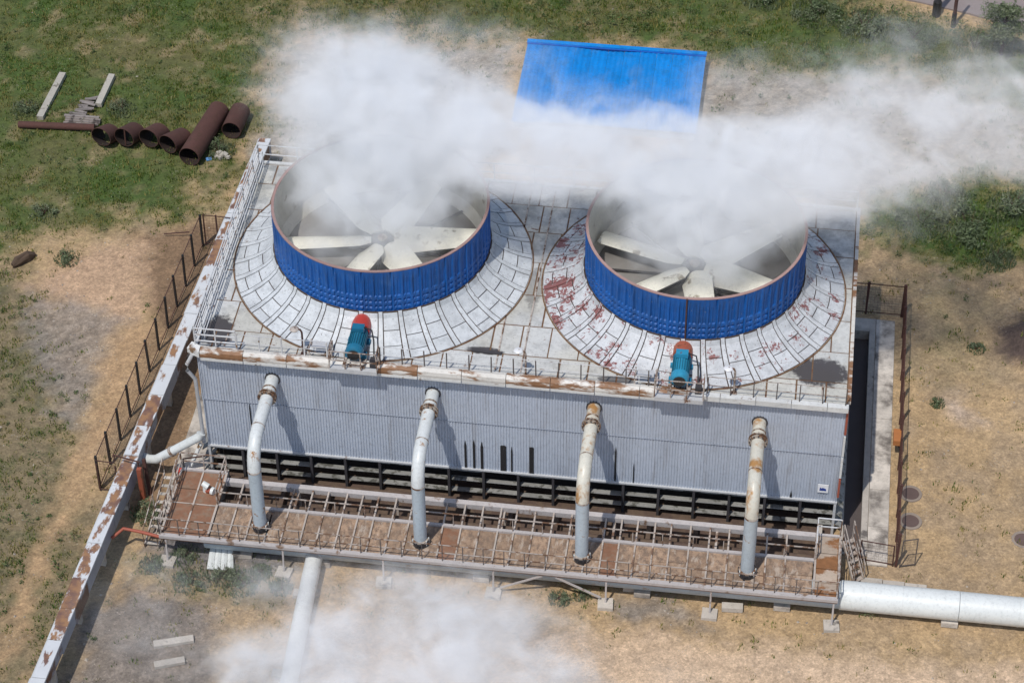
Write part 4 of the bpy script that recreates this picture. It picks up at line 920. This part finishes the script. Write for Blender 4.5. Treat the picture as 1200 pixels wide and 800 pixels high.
# ------------------------------------------------------------------ vegetation
def leaf_mat(name, c1, c2, c3):
    t = NT(name); ri = t.g.outputs['Random Per Island']; n = t.noise(.6,3)
    c = t.mix(t.ramp(ri,.1,.75), c1, c2); c = t.mix(t.ramp(t.math('ADD', t.math('MULTIPLY', ri,.35), n), .62,.80), c, c3)
    t.b.inputs['Specular IOR Level'].default_value = .2
    return t.out(c, .8)
GRASS = leaf_mat("grass_blades", (.050,.105,.014), (.135,.185,.03), (.30,.26,.09))
WEED = leaf_mat("weed_leaves", (.035,.075,.02), (.085,.135,.04), (.16,.18,.08))
BUSH = leaf_mat("bush_leaves", (.085,.12,.055), (.14,.18,.095), (.20,.225,.14))
def tri_mesh(name, V, mat, label=None, cat=None, kind='stuff', q=3):
    n = len(V)//q; me = bpy.data.meshes.new(name); me.vertices.add(len(V)); me.vertices.foreach_set('co', V.astype(np.float32).ravel())
    me.loops.add(len(V)); me.loops.foreach_set('vertex_index', np.arange(len(V))); me.polygons.add(n)
    me.polygons.foreach_set('loop_start', np.arange(0,len(V),q)); me.polygons.foreach_set('loop_total', np.full(n,q)); me.update(); me.materials.append(mat)
    o = bpy.data.objects.new(name, me); COL.objects.link(o); 
    if label: tag(o, label, cat, kind=kind)
    return o
def blades(x, y, z, size, spread, per, lean=.5):
    n = len(x); X = np.repeat(x,per); Y = np.repeat(y,per); Zb = np.repeat(z,per); S = np.repeat(size,per)
    a = RNG.rand(n*per)*2*PI; rr = np.sqrt(RNG.rand(n*per))*np.repeat(spread,per); X = X+rr*np.cos(a); Y = Y+rr*np.sin(a)
    h = S*(.5+.8*RNG.rand(n*per)); b = RNG.rand(n*per)*2*PI; w = .018+.05*h*(.5+RNG.rand(n*per)); l = h*lean*RNG.rand(n*per)
    p0 = np.stack([X-w*np.cos(b), Y-w*np.sin(b), Zb-.01],1); p1 = np.stack([X+w*np.cos(b), Y+w*np.sin(b), Zb-.01],1)
    c = RNG.rand(n*per)*2*PI; p2 = np.stack([X+l*np.cos(c), Y+l*np.sin(c), Zb+h],1)
    return np.stack([p0,p1,p2],1).reshape(-1,3)
def scatter(n, x0=-37, x1=27, y0=-16, y1=48):
    x = x0+(x1-x0)*RNG.rand(n); y = y0+(y1-y0)*RNG.rand(n); return x, y
def keep_clear(x, y):
    bad = (x > -16.3)&(x < 17.0)&(y > -3.6)&(y < 14.8)
    dxx = -16.95+.047*y; bad |= (x > dxx-.95)&(x < dxx+.1)&(y < 23)
    bad |= (x > -4.2)&(x < 5.9)&(y > 27.1)&(y < 34.3); bad |= poly(x,y,road_pts) > -.2
    return ~bad
x, y = scatter(95000); Z = zones(x,y); n1 = fbm(x,y,.45,66); n2 = fbm(x,y,1.3,77)
dens = np.maximum.reduce([Z['grassL']*1.0, Z['grassT']*1.0, Z['grassR']*1.0, Z['sparseL']*.85*np.clip((n2-.38)*6,0.18,1), Z['frontgreen']*.35, Z['sparseR']*.30*np.clip((n2-.45)*7,.05,1), .15*np.clip((n2-.47)*12,0,1)])
dens = dens*np.clip(1.4-2.2*Z['path'],0,1)*(1-.9*Z['pale'])*(1-.75*Z['brown'])*(1-.7*Z['gravelL'])*(1-.85*Z['palebottom'])*np.maximum(np.clip(.25+2.6*(n1-.30),.1,1), .9*Z['grassR'])
k = (RNG.rand(len(x)) < dens) & keep_clear(x,y); x, y = x[k], y[k]
s = .07+.11*RNG.rand(len(x))+.10*np.clip(fbm(x,y,.5,99)-.45,0,1)*2
tri_mesh("grass", blades(x,y,sheetz(x,y),s,.06+s*.7,7), GRASS, "short green and dry grass around the tower", "grass")
# weeds: bigger clumps
x, y = scatter(17000); Z = zones(x,y); n1 = fbm(x,y,.6,166); n2 = fbm(x,y,1.6,177)
dens = np.maximum.reduce([Z['grassL']*.30, Z['grassT']*.75, Z['grassR']*1.0, Z['sparseL']*.34, Z['frontgreen']*.3, Z['rubbleBR']*.06, Z['sparseR']*.08, np.full(len(x),.012)])
dens *= (1-Z['path'])*(1-Z['pale']*.9)*(1-.8*Z['brown'])*(1-.9*Z['palebottom'])*np.maximum(np.clip((n1-.38)*5,.05,1), .7*Z['grassR'])
k = (RNG.rand(len(x)) < dens) & keep_clear(x,y); x, y = x[k], y[k]
def leaves(x, y, z, size, per, flat=.75):
    n = len(x); S = np.repeat(size,per); m = n*per
    d = RNG.randn(m,3); d /= np.linalg.norm(d,axis=1)[:,None]; rad = RNG.rand(m)**.45
    rad = rad*(.75+.5*np.sin(d[:,0]*5+np.repeat(RNG.rand(n)*6,per))*.5+.25*RNG.rand(m))
    c = np.stack([np.repeat(x,per),np.repeat(y,per),np.repeat(z,per)],1)+d*rad[:,None]*np.stack([S,S,S*flat],1)+np.stack([0*S,0*S,S*flat*.75],1)
    e = (.028+.030*RNG.rand(m))*np.clip(S/.5,.7,1.3); a = RNG.randn(m,3)*e[:,None]*.9; b = RNG.randn(m,3)*e[:,None]*.9
    return np.stack([c-a, c+b, c+a],1).reshape(-1,3)
s = .12+.22*RNG.rand(len(x))+.16*(RNG.rand(len(x))>.85)
s = s*np.where((y > 33)|(Z['grassR'][k] > .5), 1.5, 1.0)
tri_mesh("weeds", leaves(x,y,sheetz(x,y),s,44), WEED, "leafy weeds scattered through the grass and rough ground", "weeds")
# single bushes one can point to
def bush(x, y, s_, label, n=1300, mat=BUSH, flat=.75, grp="low green bushes"):
    m = 3+int(6*min(1,s_)); V = []
    asp = RNG.uniform(.7,1.5)
    for i in range(m):
        a = RNG.rand()*6.28; q = s_*.95*math.sqrt(RNG.rand()); k_ = RNG.uniform(.28,.62)*s_
        V.append(leaves(np.array([x+q*math.cos(a)*asp]),np.array([y+q*math.sin(a)/asp]),np.array([RNG.uniform(-.1,.25)*s_]),np.array([k_]),int(n/m*1.1),flat*RNG.uniform(.7,1.3)))
    k2 = int(n*.25); aa = RNG.rand(k2)*6.28; qq = s_*1.5*np.sqrt(RNG.rand(k2))
    V.append(blades(x+qq*np.cos(aa), y+qq*np.sin(aa), np.zeros(k2), np.full(k2,.13+.15*s_), np.full(k2,.03), 1)); V = np.concatenate(V)
    t_ = thing("bush", label, "bush", (x,y,0), grp)
    o = tri_mesh("foliage", V-np.array([x,y,0]), mat, None); o.parent = t_
    mb = MB(); 
    for i in range(5): a = i*1.3; mb.tube([(x,y,-.02),(x+s_*.5*math.cos(a),y+s_*.5*math.sin(a),s_*.8)],[.02,.008],5)
    mb.build("stem", RUSTP, t_)
bush(-13.5,-6.3,.55,"grey green bush in front of the first walkway leg, leftmost")
bush(-12.2,-5.75,.52,"bush beside the loose corrugated sheet")
bush(-11.25,-6.2,.55,"rounded bush before the second walkway footing")
bush(-9.5,-6.2,.35,"small bush just in front of the second footing")
bush(-14.1,-4.9,.45,"bush by the red pipe near the walkway corner")
bush(-16.3,-2.6,.55,"tall dark bush beside the rusty frame at the duct")
bush(-10.6,-5.4,.32,"small bush behind the second footing")
bush(-15.4,-5.6,.40,"low bush just right of the red pipe bend")
bush(2.5,-5.3,.34,"low green plant under the walkway brace",900)
bush(3.4,-4.9,.28,"second small plant under the walkway brace",800)
bush(-19.0,23.5,.62,"bright green bush between the two long rusty pipes",1500)
bush(-25.0,26.3,.55,"bush behind the scrap timber",1100); bush(-30.1,25.7,.55,"bush left of the longer pale post",1100)
bush(20.3,13.0,.30,"small weed left of the dark earth mound",600); bush(18.5,9.0,.26,"small weed near the right fence",600)
bush(-24.6,13.9,.45,"tuft at the edge of the bare pale patch",900); bush(-26.7,17.3,.5,"dark green tuft left of the pale patch",900)
for x_,y_,s_,lab in ((17.6,22.2,.9,"large bush at the right edge nearest the tower corner"),(20.0,21.9,1.1,"broad bush in the right grass patch"),(22.3,23.8,1.0,"bush at the right picture edge"),(18.7,24.4,.8,"bush just below the drifting steam at right"),(21.3,19.8,.7,"lowest bush of the right grass patch"),
                     (11.5,39.8,1.0,"wide bush along the road verge, left"),(14.2,38.9,1.1,"wide bush along the road verge, middle"),(16.9,38.2,1.0,"bush beside the dark road post"),(8.5,41.0,.9,"bush on the verge beyond the blue roof"),(20.3,37.7,.9,"bush beside the slim brown pole"),(-15.2,40.6,.9,"dark bush at the top edge above the steam")):
    bush(x_,y_,s_,lab,2600,BUSH,.62,"larger bushes in the rough grass")
def tree(x, y, h, s_, label):
    t_ = thing("tree", label, "tree", (x,y,0)); mb = MB().tube([(x,y,-.1),(x+.05,y,h*.3),(x-.05,y+.1,h*.75)],[.11,.08,.03],8)
    V = []
    for i in range(16):
        a = RNG.rand()*2*PI; q = RNG.rand(); hh = h*(.28+.70*q); rr = s_*(1-.75*max(0,q-.35))*RNG.rand()
        cx, cy = x+rr*math.cos(a), y+rr*math.sin(a); mb.tube([(x,y,hh*.7),(cx,cy,hh)],[.035,.01],5)
        V.append(leaves(np.array([cx]),np.array([cy]),np.array([hh-.35]),np.array([.42+.3*RNG.rand()]),620,.8))
    mb.build("trunk", RUSTP, t_); o = tri_mesh("crown", np.concatenate(V)-np.array([x,y,0]), BUSH, None); o.parent = t_
tree(21.7,37.3,3.6,1.0,"leafy young tree at the top right beside the road"); tree(23.9,36.2,2.9,1.0,"second small tree cut by the right picture edge")
# stones
x, y = scatter(26000); Z = zones(x,y); n2 = fbm(x,y,1.1,277)
dens = np.maximum.reduce([Z['gravelL']*.95, Z['gravelF']*1.0, Z['gravelR']*.8, Z['rubbleB']*.5, Z['rubbleBR']*.5, Z['greyFL']*.35, np.clip((n2-.5)*1.6,0.03,.5)])
dens *= (1-.8*Z['grassL'])*(1-.7*Z['grassT'])*(1-.6*Z['grassR'])*(1-.6*Z['palebottom'])
k = (RNG.rand(len(x)) < dens) & keep_clear(x,y); x, y = x[k], y[k]; n = len(x)
s = .025+.05*RNG.rand(n)**3+.09*(RNG.rand(n) > .992); z = sheetz(x,y)
base = np.array([(1,0,0),(0,1,0),(-1,0,0),(0,-1,0),(0,0,.8)]); P = base[None]*s[:,None,None]*(.6+.8*RNG.rand(n,5,1)); a = RNG.rand(n)*6.28
Px = P[:,:,0]*np.cos(a)[:,None]-P[:,:,1]*np.sin(a)[:,None]; Py = P[:,:,0]*np.sin(a)[:,None]+P[:,:,1]*np.cos(a)[:,None]
P = np.stack([Px+x[:,None],Py+y[:,None],P[:,:,2]+z[:,None]],2)
V = np.concatenate([P[:,[i,(i+1)%4,4]] for i in range(4)],1).reshape(-1,3)
STONE = leaf_mat("stones", (.20,.18,.165), (.34,.30,.26), (.42,.37,.31))
tri_mesh("gravel", V, STONE, "loose stones and gravel on the bare ground", "gravel")

# ------------------------------------------------------------------ steam
GR = 1.10
def plume(name, label, ells, dens, nscale, n0, n1, stretch=(1,1,1), seed=(0,0,0)):
    ells = [(c,(q[0]*GR,q[1]*GR,q[2]*GR),w) for c,q,w in ells]
    bpy_me = bpy.data.meshes.new("tmp"); import bmesh
    bm = bmesh.new()
    for c, r_, w in ells:
        m = Matrix.Translation(c) @ Matrix.Diagonal((r_[0]*1.03,r_[1]*1.03,r_[2]*1.03,1)); bmesh.ops.create_icosphere(bm, subdivisions=3, radius=1, matrix=m)
    bm.to_mesh(bpy_me); bm.free(); o = bpy.data.objects.new("tmp", bpy_me); COL.objects.link(o)
    md = o.modifiers.new("r",'REMESH'); md.mode = 'VOXEL'; md.voxel_size = .35
    dg = bpy.context.evaluated_depsgraph_get(); me = bpy.data.meshes.new_from_object(o.evaluated_get(dg)); bpy.data.objects.remove(o)
    me.name = name; t = NT(name+"_volume"); t.n.remove(t.b)
    tot = None
    for c, r_, w in ells:
        v = t.vmath('MULTIPLY', t.vmath('SUBTRACT', t.pos, tuple(c)), (1/r_[0],1/r_[1],1/r_[2]))
        q = t.math('SUBTRACT', 1.0, t.vmath('LENGTH', v), clamp=True); q = t.math('MULTIPLY', t.ramp(q,0,.50), w)
        tot = q if tot is None else t.math('ADD', tot, q)
    tot = t.math('MINIMUM', tot, 1.15)
    p = t.vmath('ADD', t.vmath('MULTIPLY', t.pos, stretch), seed)
    nz = t.n.new("ShaderNodeTexNoise"); nz.inputs['Scale'].default_value = nscale; nz.inputs['Detail'].default_value = 5; nz.inputs['Roughness'].default_value = .62; nz.inputs['Distortion'].default_value = 1.4; t.L(p, nz.inputs['Vector'])
    n2 = t.n.new("ShaderNodeTexNoise"); n2.inputs['Scale'].default_value = nscale*3.1; n2.inputs['Detail'].default_value = 3; n2.inputs['Roughness'].default_value = .6; n2.inputs['Distortion'].default_value = 2.0; t.L(t.vmath('MULTIPLY', p, (.7,1,1)), n2.inputs['Vector'])
    nf = t.math('ADD', t.math('MULTIPLY', nz.outputs['Fac'], 1.25), t.math('MULTIPLY', t.math('SUBTRACT', n2.outputs['Fac'], .9), .42))
    # noise carves the thin outer field into wisps and leaves the core dense
    x_ = t.math('ADD', nf, t.math('MULTIPLY', tot, n1))
    n3 = t.n.new("ShaderNodeTexNoise"); n3.inputs['Scale'].default_value = nscale*1.15; n3.inputs['Detail'].default_value = 4; n3.inputs['Roughness'].default_value = .52; n3.inputs['Distortion'].default_value = .8; t.L(t.vmath('ADD', t.vmath('MULTIPLY', p, (.95,1,1)), (11,3,5)), n3.inputs['Vector'])
    wisp = t.math('ADD', .20, t.math('MULTIPLY', t.ramp(n3.outputs['Fac'], .38, .72), 1.7))
    wisp = t.math('ADD', wisp, t.math('MULTIPLY', t.ramp(tot, .75, 1.05), .3))
    d = t.math('MULTIPLY', t.math('MULTIPLY', t.math('MULTIPLY', t.ramp(x_, n0, n0+.30), tot), wisp), dens)
    pv = t.n.new("ShaderNodeVolumePrincipled"); pv.inputs['Color'].default_value = (.955,.975,1.0,1); pv.inputs['Anisotropy'].default_value = -0.28
    t.L(d, pv.inputs['Density']); t.L(pv.outputs[0], t.n['Material Output'].inputs['Volume'])
    me.materials.clear(); me.materials.append(t.m)
    o = bpy.data.objects.new(name, me); COL.objects.link(o); tag(o, label, "steam", kind='stuff'); return o
plume("steam_plume", "thick white steam rising from the left fan stack and drifting back", [
  ((-7.0,8.0,12.0),(4.8,3.9,1.9),1.1), ((-6.95,6.9,10.7),(4.3,4.4,1.7),.62), ((-7.4,9.1,13.5),(5.2,3.9,2.5),1.0), ((-8.0,10.1,14.8),(4.8,3.6,2.6),.70), ((-4.2,9.0,14.3),(5.6,3.4,2.3),.80), ((-1.2,7.2,14.6),(4.8,3.2,2.1),.85), ((1.0,6.9,14.3),(4.4,3.0,2.0),.85), ((-9.8,11.0,14.8),(4.8,4.6,2.8),.36), ((-5.0,12.6,15.0),(7.0,3.4,2.4),.30), ((-9.6,7.0,10.9),(3.4,5.5,1.6),.26)],
  .42, .50, .46, .62, (1,1.1,1.1), (3,1,0))
plume("steam_plume", "white steam drifting right from the right fan stack over the yard", [
  ((7.3,7.1,12.3),(5.0,3.9,1.9),1.1), ((6.95,6.9,10.7),(4.3,4.4,1.7),.62), ((8.1,7.5,13.8),(5.8,3.7,2.4),1.0), ((4.1,7.4,14.6),(4.8,3.1,2.2),.85), ((11.4,7.2,14.6),(4.8,3.6,2.4),.62), ((2.4,8.8,15.6),(5.4,2.4,1.6),.30), ((13.8,8.6,15.6),(5.8,4.4,2.8),.32), ((17.4,9.0,16.6),(5.6,4.4,2.6),.30), ((20.8,7.7,17.5),(5.0,4.6,2.9),.36), ((10.5,12.0,14.6),(7,4.2,2.2),.28), ((14.4,6.2,14.6),(5.0,3.2,2.2),.20), ((25,8.2,18),(5,4.4,3),.36), ((17.5,13.0,16.5),(6.5,4.2,2.4),.24)],
  .44, .50, .46, .56, (1,1.1,1.1), (9,4,2))
plume("steam_plume", "thin low steam blowing across the yard in front of the walkway", [
  ((-3.0,-9.6,2.0),(5.4,3.5,2.0),.52), ((.5,-9.6,2.1),(5.0,3.2,2.0),.50), ((-5.6,-12.3,2.0),(5.6,3.6,2.0),.70), ((.9,-13.0,2.2),(6.0,3.4,2.2),.85), ((-6.2,-8.0,1.5),(5.4,2.9,1.5),.38), ((-12.2,-9.4,1.5),(6.8,4.4,1.6),.26), ((-2,-7.2,1.7),(4.6,2.6,1.5),.42), ((-8.0,-12.6,1.7),(4.4,2.8,1.7),.75), ((6.2,-12.2,1.6),(5,3,1.6),.22)],
  .38, .50, .40, .34, (1,1.1,1.2), (5,7,1))
